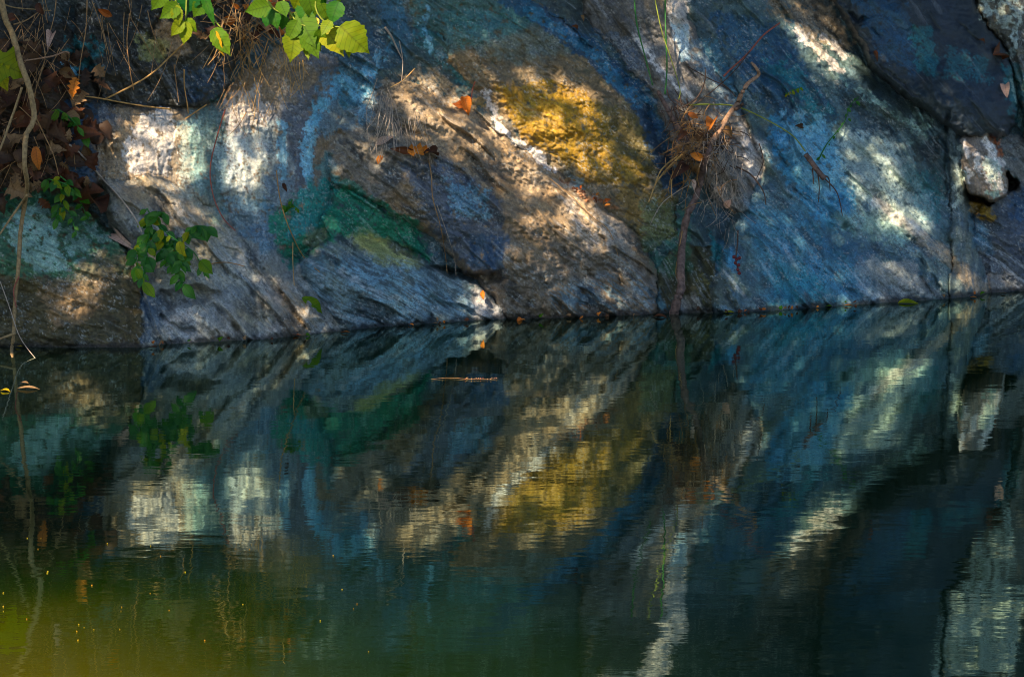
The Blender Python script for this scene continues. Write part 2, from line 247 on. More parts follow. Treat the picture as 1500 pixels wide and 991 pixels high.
S_ = [
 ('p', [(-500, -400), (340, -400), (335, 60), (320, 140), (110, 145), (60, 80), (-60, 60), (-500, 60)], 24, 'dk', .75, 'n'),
 # left boulder
 ('p', [(-500, 300), (-60, 285), (70, 280), (120, 305), (175, 345), (190, 395), (130, 412), (40, 405), (-60, 400), (-500, 380)], 22, 'green', .55, 'n'), ('p', [(20, 300), (60, 290), (85, 320), (95, 360), (110, 400), (55, 405), (25, 380), (5, 350)], 14, 'mint', .8, 'l'),
 ('p', [(60, 330), (140, 325), (165, 350), (150, 385), (100, 395)], 16, 'mint', .5, 'L'), ('p', [(-500, 385), (-60, 405), (120, 410), (200, 380), (207, 500), (60, 500), (-60, 505), (-500, 530)], 20, 'moss', .45, 'n'), ('p', [(60, 430), (150, 370), (185, 380), (120, 470), (80, 480)], 25, 'brown', .6, 'n'),
 # dark overhang
 ('p', [(95, 50), (150, 60), (160, 110), (120, 130), (90, 100)], 18, 'teal', .6, 'L'), ('s', [(95, 90), (100, 112)], 7, 'sky', .7, 'l'), ('p', [(228, 25), (262, 30), (285, 75), (262, 80), (225, 65)], 10, 'tan', .7, 'n'), ('p', [(200, 55), (250, 60), (240, 90), (205, 85)], 12, 'sage', .5, 'n'),
 ('p', [(270, 100), (330, 100), (325, 140), (270, 145)], 16, 'deep', .4, 'n'), ('s', [(105, 150), (200, 152), (260, 158)], 7, 'navy', .6, 'n'),
 # upright wall
 ('p', [(100, 150), (160, 155), (180, 180), (150, 210), (140, 270), (100, 250)], 18, 'deep', .55, 'n'), ('p', [(140, 185), (200, 170), (225, 200), (215, 265), (145, 255)], 18, 'tan', .5, 'n'), ('p', [(205, 165), (250, 150), (262, 200), (250, 262), (185, 262), (178, 215)], 14, 'white', .75, 'v'),
 ('p', [(255, 180), (300, 160), (300, 300), (262, 290)], 16, 'lich', .55, 's'), ('p', [(270, 170), (330, 140), (330, 330), (290, 310)], 18, 'teal', .5, 'n'), ('p', [(322, 150), (345, 130), (385, 125), (400, 180), (385, 265), (352, 300), (335, 260)], 14, 'white', .6, 'v'),
 ('p', [(300, 200), (420, 170), (440, 250), (420, 330), (330, 310)], 18, 'lich', .5, 's'), ('p', [(390, 160), (460, 120), (470, 200), (430, 310), (390, 320)], 16, 'deep', .5, 'n'), ('s', [(556, 82), (540, 105), (500, 112), (475, 145), (455, 190), (448, 250)], 13, 'sky', .9, 'l'), ('s', [(512, 130), (530, 150), (525, 175)], 11, 'sky', .75, 'l'),
 ('s', [(410, 185), (415, 260)], 9, 'sky', .6, 'v'), ('s', [(470, 150), (450, 260), (440, 290)], 8, 'sky', .6, 'v'), ('p', [(470, 110), (540, 90), (560, 140), (540, 180), (480, 200), (455, 180)], 16, 'blue', .5, 'n'), ('p', [(440, 60), (560, 40), (590, 90), (540, 100), (470, 110)], 20, 'deep', .5, 'n'),
 ('p', [(330, 290), (400, 300), (430, 350), (390, 370), (340, 330)], 14, 'blue', .45, 'n'),
 # green hollow
 ('p', [(395, 330), (450, 270), (500, 260), (560, 300), (615, 320), (625, 380), (580, 372), (510, 345), (460, 370), (425, 395)], 16, 'green', .95, 'n'), ('p', [(440, 270), (480, 230), (500, 270), (470, 330), (420, 350)], 18, 'teal', .6, 'n'), ('p', [(508, 345), (545, 340), (585, 362), (615, 388), (590, 395), (545, 380)], 9, 'sage', .9, '-'),
 ('p', [(445, 335), (480, 335), (478, 362), (450, 365)], 10, 'brown', .4, 'n'),
 # ramp
 ('p', [(150, 268), (240, 258), (320, 300), (300, 345), (220, 320)], 22, 'tan', .45, 'f'), ('p', [(150, 300), (200, 330), (230, 400), (215, 500), (208, 420), (170, 330)], 16, 'navy', .6, 'n'), ('p', [(208, 420), (238, 430), (232, 500), (208, 505)], 8, 'deep', .5, 'n'),
 ('p', [(330, 310), (400, 350), (440, 400), (420, 430), (360, 380)], 18, 'deep', .45, 'f'), ('p', [(240, 430), (330, 440), (370, 490), (240, 500)], 16, 'pale', .45, 'n'), ('p', [(405, 410), (450, 440), (460, 485), (412, 490)], 12, 'brown', .6, 'f'), ('s', [(380, 400), (410, 440), (412, 490)], 9, 'pale', .6, 'f'),
 ('s', [(300, 480), (360, 496), (420, 492)], 7, 'pale', .5, 'F'), ('s', [(240, 470), (285, 490)], 6, 'pale', .4, 'f'), ('s', [(255, 300), (300, 340)], 6, 'white', .35, 'F'),
 # blue slab
 ('p', [(450, 390), (560, 375), (690, 420), (720, 465), (520, 480), (460, 440)], 18, 'blue', .5, 'F'), ('p', [(450, 400), (560, 375), (690, 420), (720, 465), (520, 480), (460, 440)], 14, 'pale', .22, 'F'), ('p', [(480, 380), (600, 390), (650, 440), (560, 460)], 20, 'sky', .3, 'F'), ('p', [(692, 415), (716, 432), (742, 468), (700, 470), (695, 440)], 5, 'pale', .95, '-'), ('p', [(1250, 380), (1330, 385), (1385, 430), (1260, 445)], 16, 'pale', .45, 'n'), ('s', [(500, 400), (580, 440)], 6, 'pale', .5, 'F'), ('p', [(450, 430), (520, 470), (570, 480), (480, 490)], 12, 'dk', .4, 'f'),
 # ridge, the blue shade of its left slope painted in
 ('p', [(485, 170), (560, 125), (600, 150), (620, 220), (560, 290), (490, 265)], 24, 'violet', .35, 'n'), ('p', [(590, 245), (650, 230), (730, 290), (740, 400), (690, 395), (640, 340)], 26, 'deep', .6, 'n'), ('p', [(640, 250), (720, 270), (725, 330), (660, 320)], 20, 'sky', .45, 's'), ('p', [(690, 345), (745, 355), (738, 395), (690, 392)], 10, 'deep', .55, 'n'),
 ('p', [(560, 120), (640, 105), (700, 160), (790, 240), (900, 320), (880, 360), (780, 320), (680, 240), (600, 200)], 22, 'tan', .55, 'n'), ('p', [(740, 390), (900, 380), (940, 455), (760, 465)], 24, 'dk', .4, 'f'), ('p', [(800, 420), (900, 400), (935, 455), (820, 460)], 20, 'blue', .4, 'F'), ('s', [(820, 270), (850, 330), (870, 350)], 12, 'white', .4, 'F'),
 ('s', [(712, 138), (726, 165), (728, 182), (760, 205), (785, 225), (808, 248)], 6, 'white', .95, 'n'), ('s', [(690, 150), (720, 150)], 6, 'gold', .6, 'n'), ('s', [(820, 262), (860, 290), (900, 300)], 6, 'rust', .6, 's'), ('p', [(830, 255), (850, 262), (852, 275), (832, 275)], 4, 'sky', .7, '-'), ('p', [(870, 290), (925, 345), (935, 390), (900, 380)], 12, 'pale', .35, 'n'),
 # ochre hollow
 ('p', [(640, 60), (780, 40), (880, 110), (940, 180), (955, 270), (930, 330), (860, 290), (780, 230), (720, 170)], 26, 'brown', .55, 'n'), ('p', [(725, 130), (800, 120), (870, 150), (900, 200), (890, 255), (830, 240), (770, 200)], 18, 'ochre', .95, 'n'), ('p', [(740, 150), (820, 140), (850, 190), (800, 200)], 16, 'gold', .6, 'n'), ('p', [(870, 150), (950, 170), (955, 250), (900, 265)], 18, 'olive', .7, 'n'),
 ('p', [(840, 240), (940, 230), (950, 270), (860, 270)], 12, 'ochre', .65, 'n'), ('p', [(900, 270), (985, 290), (990, 350), (940, 350), (920, 320)], 14, 'ochre', .45, 'n'), ('p', [(940, 300), (1010, 300), (1010, 400), (960, 400), (940, 350)], 20, 'green', .35, 'n'), ('p', [(600, -150), (760, -150), (790, 30), (720, 60), (640, 80), (610, 60)], 26, 'teal', .5, 'n'), ('p', [(640, 20), (760, 10), (840, 70), (760, 90), (680, 70)], 30, 'teal', .3, 'n'),
 ('s', [(625, 15), (622, 45), (635, 75), (655, 90)], 8, 'sky', .8, 'L'), ('s', [(640, 90), (690, 130)], 7, 'teal', .6, 'L'), ('s', [(700, -40), (790, 20), (862, 72), (935, 138), (962, 200), (985, 270)], 18, 'deep', .8, 'n'), ('s', [(775, 12), (870, 80), (940, 150)], 9, 'blue', .5, 'n'), ('p', [(560, -60), (600, 0), (600, 90), (560, 60)], 14, 'blue', .3, 'n'),
 ('p', [(955, 190), (985, 210), (990, 280), (965, 270)], 10, 'navy', .5, 'n'), ('p', [(780, -60), (900, -40), (930, 50), (880, 55), (800, 10)], 14, 'dk', .5, 'n'),
 # grey ridge and vein
 ('p', [(972, -80), (1008, -80), (1012, 60), (1008, 85), (985, 55)], 6, 'white', .85, 'n'), ('p', [(985, 40), (1010, 40), (1012, 90), (1000, 85)], 6, 'sky', .5, 'n'), ('s', [(930, 55), (975, 110), (1012, 145)], 7, 'white', .7, 'F'), ('s', [(905, 60), (945, 120)], 8, 'pale', .6, 'F'), ('p', [(860, 45), (930, 55), (950, 120), (900, 80)], 10, 'deep', .5, 'n'),
 ('p', [(1085, 180), (1118, 205), (1115, 260), (1098, 262)], 7, 'white', .75, 'f'), ('p', [(1010, 60), (1050, 60), (1090, 170), (1050, 160)], 14, 'blue', .35, 'n'),
 # right slab
 ('p', [(1040, 20), (1130, 30), (1180, 100), (1230, 170), (1180, 200), (1110, 150)], 24, 'deep', .75, 'n'), ('p', [(1100, 70), (1180, 100), (1230, 170), (1180, 180)], 22, 'teal', .65, 'l'), ('p', [(1130, 170), (1200, 170), (1240, 240), (1260, 340), (1200, 330), (1140, 250)], 22, 'blue', .8, 'n'), ('p', [(1140, 160), (1220, 170), (1250, 250), (1210, 310), (1150, 240)], 20, 'sky', .6, 'l'),
 ('p', [(1230, 190), (1300, 200), (1340, 250), (1370, 340), (1300, 340), (1240, 260)], 24, 'lich', .65, 'n'), ('p', [(1210, 310), (1260, 310), (1330, 335), (1352, 352), (1260, 352), (1235, 340)], 10, 'mint', .75, '-'), ('s', [(1285, 295), (1310, 315), (1350, 345)], 9, 'white', .6, '-'), ('p', [(1090, 290), (1180, 300), (1260, 380), (1290, 440), (1130, 450), (1100, 380)], 26, 'blue', .6, 'f'),
 ('p', [(1180, 320), (1300, 350), (1260, 390), (1210, 370)], 18, 'deep', .5, 'n'), ('p', [(1250, 385), (1320, 390), (1370, 435), (1260, 445)], 16, 'violet', .35, 'n'), ('p', [(1130, 380), (1200, 400), (1230, 445), (1130, 452)], 16, 'teal', .5, 'f'), ('p', [(1230, 125), (1290, 150), (1330, 190), (1310, 200), (1250, 160)], 10, 'moss', .55, 'n'), ('s', [(1228, 110), (1270, 145), (1315, 170), (1360, 190)], 9, 'mint', .85, 'L'),
 ('p', [(1330, 160), (1370, 175), (1365, 220), (1325, 215)], 10, 'mint', .7, 'L'), ('p', [(1335, 205), (1378, 200), (1380, 235), (1340, 235)], 10, 'dk', .6, 'n'), ('p', [(1310, 240), (1380, 240), (1385, 340), (1350, 330)], 16, 'teal', .5, 's'), ('p', [(1130, 5), (1220, 10), (1250, 70), (1180, 60)], 16, 'tan', .6, 'n'), ('s', [(1168, 48), (1200, 75), (1228, 105)], 8, 'white', .8, 'n'), ('s', [(1205, 52), (1238, 80)], 7, 'white', .7, 'n'),  # tan stroke here brightens the sunlit patch at upper right
 ('s', [(1350, 350), (1395, 380), (1440, 430)], 12, 'tan', .55, 'f'), ('p', [(1100, -150), (1200, -100), (1220, 0), (1130, 20)], 24, 'brown', .4, 'n'),
 # overhang slab, its unlit underside painted navy
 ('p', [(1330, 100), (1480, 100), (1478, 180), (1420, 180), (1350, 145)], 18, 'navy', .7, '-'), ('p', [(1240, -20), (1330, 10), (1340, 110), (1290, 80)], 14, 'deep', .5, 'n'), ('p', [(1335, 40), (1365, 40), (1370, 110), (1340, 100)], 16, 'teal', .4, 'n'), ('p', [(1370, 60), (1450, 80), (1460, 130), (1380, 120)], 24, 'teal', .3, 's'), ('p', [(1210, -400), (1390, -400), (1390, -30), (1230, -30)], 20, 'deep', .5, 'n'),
 # upper right corner, rib, block, outcrop
 ('p', [(1405, -60), (1500, -60), (1496, 50), (1440, 40)], 14, 'lich', .7, 'L'), ('s', [(1492, 20), (1480, 80)], 6, 'lich', .7, 'n'), ('p', [(1470, 90), (1500, 100), (1500, 200), (1480, 170)], 10, 'teal', .5, 'n'), ('s', [(1484, 110), (1492, 180)], 6, 'mint', .7, 'L'), ('p', [(1392, 200), (1414, 220), (1414, 300), (1394, 320)], 8, 'lich', .75, 'L'),
 ('s', [(1414, 206), (1420, 228)], 5.5, 'white', .95, '-'), ('s', [(1419, 250), (1421, 266)], 5, 'white', .8, 'n'), ('s', [(1434, 226), (1436, 244)], 6, 'white', .95, '-'), ('s', [(1448, 205), (1456, 226), (1469, 240)], 5.5, 'white', .95, '-'), ('p', [(1442, 225), (1466, 240), (1466, 280), (1452, 275), (1444, 250)], 4, 'lich', .75, 'n'), ('s', [(1460, 255), (1466, 280)], 4, 'white', .8, 'n'), ('s', [(1432, 249), (1446, 258), (1450, 274)], 2, 'white', .9, '-'), ('p', [(1450, 278), (1462, 280), (1458, 294), (1450, 290)], 2.5, 'mint', .7, 'n'),
 ('p', [(1425, 294), (1450, 298), (1462, 318), (1448, 330), (1425, 312)], 8, 'ochre', .9, 'n'), ('p', [(1454, 196), (1464, 205), (1468, 230), (1458, 215)], 4, 'rust', .8, '-'), ('p', [(1424, 310), (1450, 330), (1450, 370), (1428, 360)], 8, 'blue', .4, '-'), ('p', [(1465, 190), (1510, 200), (1510, 270), (1475, 250)], 10, 'grey', .7, 'n'), ('p', [(1480, 280), (1520, 280), (1520, 330), (1480, 320)], 14, 'deep', .6, 'n'),
 # facets
 ('p', [(1040, 340), (1052, 360), (1054, 395), (1042, 380)], 4, 'teal', .8, '-'), ('p', [(1052, 352), (1080, 375), (1076, 400), (1060, 385)], 4, 'blue', .7, '-'), ('p', [(990, 435), (1020, 430), (1030, 456), (995, 458)], 8, 'pale', .6, 'f'), ('p', [(1020, 400), (1070, 410), (1080, 450), (1030, 445)], 12, 'olive', .5, 'n'), ('p', [(900, 370), (960, 420), (1000, 455), (940, 455)], 16, 'blue', .4, 'F'),
 # crisp white streaks on the crest and upper right
 ('s', [(712, 138), (724, 158), (728, 182), (752, 200), (785, 226), (808, 250)], 5.5, 'white', 1, 'v'), ('s', [(716, 142), (728, 178), (760, 206), (806, 248)], 3.5, 'white', 1, '-'), ('s', [(1170, 50), (1200, 76), (1228, 104)], 5, 'white', .9, '-'), ('s', [(1205, 54), (1236, 80)], 4, 'white', .8, '-'), ('s', [(932, 58), (975, 112), (1010, 142)], 4, 'white', .8, '-'),
 # above the frame, seen only in the pond
 ('p', [(880, -300), (930, -300), (1008, -70), (972, -70)], 8, 'white', .8, 'n'), ('p', [(1380, -220), (1500, -220), (1520, -60), (1400, -60)], 20, 'lich', .7, 'n'), ('p', [(880, -250), (940, -250), (930, -140), (880, -140)], 12, 'white', .5, 'n'),
]
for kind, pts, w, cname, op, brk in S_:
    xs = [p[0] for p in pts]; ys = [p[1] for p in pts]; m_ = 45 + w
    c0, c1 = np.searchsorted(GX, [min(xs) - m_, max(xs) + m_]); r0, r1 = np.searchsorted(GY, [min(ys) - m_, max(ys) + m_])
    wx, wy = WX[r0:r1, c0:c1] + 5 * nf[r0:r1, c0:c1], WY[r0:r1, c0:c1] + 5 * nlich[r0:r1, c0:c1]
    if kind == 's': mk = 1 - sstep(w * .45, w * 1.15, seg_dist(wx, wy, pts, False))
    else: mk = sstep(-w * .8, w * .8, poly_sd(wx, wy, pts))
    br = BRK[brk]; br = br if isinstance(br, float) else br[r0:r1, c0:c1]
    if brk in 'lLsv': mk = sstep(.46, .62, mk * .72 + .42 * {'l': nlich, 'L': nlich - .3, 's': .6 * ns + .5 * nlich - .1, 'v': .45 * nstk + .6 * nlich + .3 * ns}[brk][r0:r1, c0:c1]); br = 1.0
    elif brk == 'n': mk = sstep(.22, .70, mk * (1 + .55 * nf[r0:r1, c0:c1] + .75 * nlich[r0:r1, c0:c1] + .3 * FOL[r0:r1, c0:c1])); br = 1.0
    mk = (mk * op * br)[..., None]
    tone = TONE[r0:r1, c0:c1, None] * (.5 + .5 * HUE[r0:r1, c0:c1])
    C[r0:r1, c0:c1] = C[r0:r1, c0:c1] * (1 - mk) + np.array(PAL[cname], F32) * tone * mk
hi = sstep(-10, -90, Yp)[..., None] * sstep(.35, .2, C.mean(-1))[..., None]; C = C * (1 - .8 * hi) + np.array(srgb(14, 36, 38), F32) * .8 * hi   # dark teal mixed into the rock higher up, pale areas spared
# dark mica bands and pale quartz streaks along the grain of the schist
bandy = np.array([{0: .8, 1: .4, 2: 0, 3: .25, 4: .6, 5: .9, 6: 1, 7: .9, 8: .35, 9: .8, 10: .85, 11: .35, 12: .5, 13: 1, 14: .5, 15: .2, 16: .8, 17: .4}[i] for i in range(len(SLABS))], F32)[REG]
dkb = (sstep(.12, .5, BND + .2 * nf) * sstep(-.35, .25, nz + .3 * nlich) * .74 * bandy)[..., None]; C = C * (1 - dkb) + np.array(srgb(30, 42, 50), F32) * dkb
qz = (sstep(.30, .55, QTZ) * sstep(-.3, .3, -BND) * .62 * bandy * sstep(-.2, .35, fbm(X / 90, Yp / 90, 2, seed=71)))[..., None]; C = C * (1 - qz) + (np.array(srgb(176, 180, 182), F32) * .6 + C * .8) * qz
# scattered lichen flecks and the dark wet band at the waterline
fl = (sstep(.42, .55, ns + .5 * nlich) * sstep(.0, .5, nz + .15))[..., None] * .4
fl = np.where(((REG == 2) | (REG == 11))[..., None], 0, fl)
C = C * (1 - fl) + np.array(srgb(150, 160, 158), F32) * fl
mica = (sstep(.40, .52, perlin(X / 2.6 + 7, Yp / 2.6 + 3) + .25 * nf) * (REG != 2) * (REG != 11) * sstep(-.1, .5, nlich + .5 * nz))[..., None] * .4  # pale mica specks painted in for the glitter of sunlit rock
C = C * (1 - mica) + np.array(srgb(196, 190, 182), F32) * mica
wet = (1 - sstep(.004, .018, PZ + .005 * nf + .010 * fbm(X / 45, Yp / 45, 3, seed=88)))[..., None]
C = C * (1 - .82 * wet)
C = np.clip(C, .004, .85)

# ------------------------------------------------------------------ materials
def mat(name):
    m = bpy.data.materials.new(name); m.use_nodes = True
    return m, m.node_tree, m.node_tree.nodes['Principled BSDF']
def N(nt, t, **kw):
    n = nt.nodes.new(t)
    for k, v in kw.items(): setattr(n, k, v)
    return n
def rock_material():
    m, nt, p = mat('lichened_rock')
    at = N(nt, 'ShaderNodeAttribute', attribute_name='pigment'); geo = N(nt, 'ShaderNodeNewGeometry')
    n1 = N(nt, 'ShaderNodeTexNoise'); n1.inputs['Scale'].default_value = 150; n1.inputs['Detail'].default_value = 4; n1.inputs['Roughness'].default_value = .7
    n2 = N(nt, 'ShaderNodeTexNoise'); n2.inputs['Scale'].default_value = 420; n2.inputs['Detail'].default_value = 2
    for n in (n1, n2): nt.links.new(geo.outputs['Position'], n.inputs['Vector'])
    mr = N(nt, 'ShaderNodeMapRange'); mr.inputs[1].default_value = .3; mr.inputs[2].default_value = .7; mr.inputs[3].default_value = .55; mr.inputs[4].default_value = 1.5
    nt.links.new(n1.outputs['Fac'], mr.inputs[0])
    vm = N(nt, 'ShaderNodeVectorMath', operation='SCALE'); nt.links.new(at.outputs['Color'], vm.inputs[0]); nt.links.new(mr.outputs[0], vm.inputs['Scale'])
    nt.links.new(vm.outputs[0], p.inputs['Base Color'])
    b1 = N(nt, 'ShaderNodeBump'); b1.inputs['Strength'].default_value = .55; b1.inputs['Distance'].default_value = .006
    nt.links.new(n1.outputs['Fac'], b1.inputs['Height'])
    b2 = N(nt, 'ShaderNodeBump'); b2.inputs['Strength'].default_value = .35; b2.inputs['Distance'].default_value = .003
    nt.links.new(n2.outputs['Fac'], b2.inputs['Height']); nt.links.new(b1.outputs[0], b2.inputs['Normal']); nt.links.new(b2.outputs[0], p.inputs['Normal'])
    p.inputs['Roughness'].default_value = .62; p.inputs['Specular IOR Level'].default_value = .45
    return m
ROCK = rock_material()
def plain(name, c, rough=.7, var=.25, scale=60, spec=.3, hue=None):
    m, nt, p = mat(name)
    oi = N(nt, 'ShaderNodeObjectInfo'); geo = N(nt, 'ShaderNodeNewGeometry')
    n1 = N(nt, 'ShaderNodeTexNoise'); n1.inputs['Scale'].default_value = scale; n1.inputs['Detail'].default_value = 3
    nt.links.new(geo.outputs['Position'], n1.inputs['Vector'])
    mr = N(nt, 'ShaderNodeMapRange'); mr.inputs[1].default_value = .3; mr.inputs[2].default_value = .7; mr.inputs[3].default_value = 1 - var; mr.inputs[4].default_value = 1 + var
    nt.links.new(n1.outputs['Fac'], mr.inputs[0])
    mx = N(nt, 'ShaderNodeMix', data_type='RGBA'); mx.inputs[6].default_value = (*c, 1); mx.inputs[7].default_value = (*(hue or c), 1)
    nt.links.new(oi.outputs['Random'], mx.inputs[0])
    vm = N(nt, 'ShaderNodeVectorMath', operation='SCALE'); nt.links.new(mx.outputs[2], vm.inputs[0]); nt.links.new(mr.outputs[0], vm.inputs['Scale'])
    nt.links.new(vm.outputs[0], p.inputs['Base Color'])
    p.inputs['Roughness'].default_value = rough; p.inputs['Specular IOR Level'].default_value = spec
    bp = N(nt, 'ShaderNodeBump'); bp.inputs['Strength'].default_value = .7; bp.inputs['Distance'].default_value = .004
    nt.links.new(n1.outputs['Fac'], bp.inputs['Height']); nt.links.new(bp.outputs[0], p.inputs['Normal'])
    return m
def leafy(name, c1, c2, trans=.45, rough=.5):
    m, nt, p = mat(name)
    oi = N(nt, 'ShaderNodeObjectInfo'); uv = N(nt, 'ShaderNodeUVMap')
    mx = N(nt, 'ShaderNodeMix', data_type='RGBA'); mx.inputs[6].default_value = (*c1, 1); mx.inputs[7].default_value = (*c2, 1)
    geo = N(nt, 'ShaderNodeNewGeometry'); n1 = N(nt, 'ShaderNodeTexNoise'); n1.inputs['Scale'].default_value = 45; n1.inputs['Detail'].default_value = 3
    nt.links.new(geo.outputs['Position'], n1.inputs['Vector'])
    ma = N(nt, 'ShaderNodeMath', operation='MULTIPLY_ADD'); ma.inputs[1].default_value = .9; nt.links.new(n1.outputs['Fac'], ma.inputs[0])
    sb = N(nt, 'ShaderNodeMath', operation='SUBTRACT'); nt.links.new(oi.outputs['Random'], sb.inputs[0]); sb.inputs[1].default_value = .45
    nt.links.new(sb.outputs[0], ma.inputs[2]); ma.use_clamp = True; nt.links.new(ma.outputs[0], mx.inputs[0])
    # veins: midrib and slanting side veins, a little paler
    sep = N(nt, 'ShaderNodeSeparateXYZ'); nt.links.new(uv.outputs[0], sep.inputs[0])
    ab = N(nt, 'ShaderNodeMath', operation='ABSOLUTE'); nt.links.new(sep.outputs['X'], ab.inputs[0])
    k = N(nt, 'ShaderNodeMath', operation='MULTIPLY_ADD'); nt.links.new(ab.outputs[0], k.inputs[0]); k.inputs[1].default_value = -.8; nt.links.new(sep.outputs['Y'], k.inputs[2])
    fr = N(nt, 'ShaderNodeMath', operation='MULTIPLY'); nt.links.new(k.outputs[0], fr.inputs[0]); fr.inputs[1].default_value = 50
    sn = N(nt, 'ShaderNodeMath', operation='SINE'); nt.links.new(fr.outputs[0], sn.inputs[0])
    mr = N(nt, 'ShaderNodeMapRange'); mr.inputs[1].default_value = .75; mr.inputs[2].default_value = 1; mr.inputs[3].default_value = 1.0; mr.inputs[4].default_value = .72; nt.links.new(sn.outputs[0], mr.inputs[0])
    md = N(nt, 'ShaderNodeMapRange'); md.inputs[1].default_value = .0; md.inputs[2].default_value = .035; md.inputs[3].default_value = .65; md.inputs[4].default_value = 1; nt.links.new(ab.outputs[0], md.inputs[0])
    mm = N(nt, 'ShaderNodeMath', operation='MULTIPLY'); nt.links.new(mr.outputs[0], mm.inputs[0]); nt.links.new(md.outputs[0], mm.inputs[1])
    vm = N(nt, 'ShaderNodeVectorMath', operation='SCALE'); nt.links.new(mx.outputs[2], vm.inputs[0]); nt.links.new(mm.outputs[0], vm.inputs['Scale'])
    nt.links.new(vm.outputs[0], p.inputs['Base Color']); p.inputs['Roughness'].default_value = rough; p.inputs['Specular IOR Level'].default_value = .35
    tr = N(nt, 'ShaderNodeBsdfTranslucent'); nt.links.new(vm.outputs[0], tr.inputs['Color'])
    ms = N(nt, 'ShaderNodeMixShader'); ms.inputs[0].default_value = trans
    nt.links.new(p.outputs[0], ms.inputs[1]); nt.links.new(tr.outputs[0], ms.inputs[2]); nt.links.new(ms.outputs[0], nt.nodes['Material Output'].inputs['Surface'])
    return m
MT = dict(
    leaf_lit=leafy('yellow_green_leaf', srgb(88, 130, 0), srgb(164, 162, 0), rough=.65), leaf=leafy('green_leaf', srgb(40, 104, 4), srgb(96, 130, 4), rough=.65), leaf_dark=leafy('dark_green_leaf', srgb(16, 92, 24), srgb(70, 130, 20)), leaf_gold=leafy('golden_leaf', srgb(214, 190, 30), srgb(220, 150, 20)),
    dead=leafy('dead_leaf_brown', srgb(82, 54, 30), srgb(48, 32, 22), .15, .7), dead_rust=leafy('dead_leaf_rust', srgb(100, 56, 26), srgb(54, 28, 18), .15, .7), dead_tan=leafy('dead_leaf_tan', srgb(150, 118, 82), srgb(110, 80, 46), .15, .7), dead_orange=leafy('dead_leaf_orange', srgb(216, 132, 44), srgb(170, 84, 24), .2, .7), dead_pink=leafy('dead_leaf_pale', srgb(220, 190, 170), srgb(200, 160, 140), .2, .7),
    vine=plain('vine_bark', srgb(148, 122, 84), .75, .35, 120), root=plain('root_bark', srgb(104, 84, 76), .8, .55, 90), rootlit=plain('root_bark_pale', srgb(158, 124, 98), .75, .35, 140), twig=plain('dry_twig', srgb(160, 120, 76), .8, .3, 100, hue=srgb(150, 120, 84)), twigdark=plain('dark_twig', srgb(78, 60, 50), .8, .3, 100), reed=plain('straw', srgb(196, 158, 98), .7, .3, 80, hue=srgb(150, 110, 60)),
    fibre=plain('root_fibre', srgb(166, 150, 134), .8, .3, 80), stem=plain('green_stem', srgb(40, 104, 40), .5, .2, 60), stemy=plain('yellow_green_stem', srgb(130, 140, 50), .6, .2, 60), redtwig=plain('red_twig', srgb(150, 84, 70), .7, .3, 100), berry=plain('dark_red_seed', srgb(96, 30, 34), .5, .3, 100), bark=plain('tree_bark', srgb(92, 82, 70), .85, .4, 20), crown=plain('canopy_leaf', srgb(56, 88, 30), .6, .2, 5, hue=srgb(70, 100, 34)))

# ------------------------------------------------------------------ mesh helpers and tags
def link(o, parent=None):
    col.objects.link(o)
    if parent is not None: o.parent = parent
    return o
def mesh_obj(name, V, Fc, m, parent=None, smooth=True, uv=None):
    me = bpy.data.meshes.new(name); me.from_pydata([tuple(v) for v in V], [], Fc); me.materials.append(m)
    if smooth: me.polygons.foreach_set('use_smooth', [True] * len(me.polygons))
    o = bpy.data.objects.new(name, me); return link(o, parent)
def tag(o, label=None, cat=None, group=None, kind=None):
    for k, v in (('label', label), ('category', cat), ('group', group), ('kind', kind)):
        if v: o[k] = v
    return o
def empty(name, loc, label, cat, group=None, kind=None):
    o = bpy.data.objects.new(name, None); o.empty_display_size = .05; o.location = loc; link(o)
    return tag(o, label, cat, group, kind)
def big_mesh(name, P, quads, m, colors=None):
    me = bpy.data.meshes.new(name); nv, nf_ = len(P), len(quads)
    me.vertices.add(nv); me.vertices.foreach_set('co', P.astype(F32).ravel())
    me.loops.add(nf_ * 4); me.loops.foreach_set('vertex_index', quads.astype(np.int32).ravel())
    me.polygons.add(nf_); me.polygons.foreach_set('loop_start', np.arange(0, nf_ * 4, 4, dtype=np.int32)); me.polygons.foreach_set('loop_total', np.full(nf_, 4, np.int32))
    me.polygons.foreach_set('use_smooth', np.ones(nf_, bool)); me.update(calc_edges=True)
    if colors is not None:
        a = me.attributes.new('pigment', 'FLOAT_COLOR', 'POINT'); a.data.foreach_set('color', np.c_[colors, np.ones(nv)].astype(F32).ravel())
    me.materials.append(m); me.validate(); return me

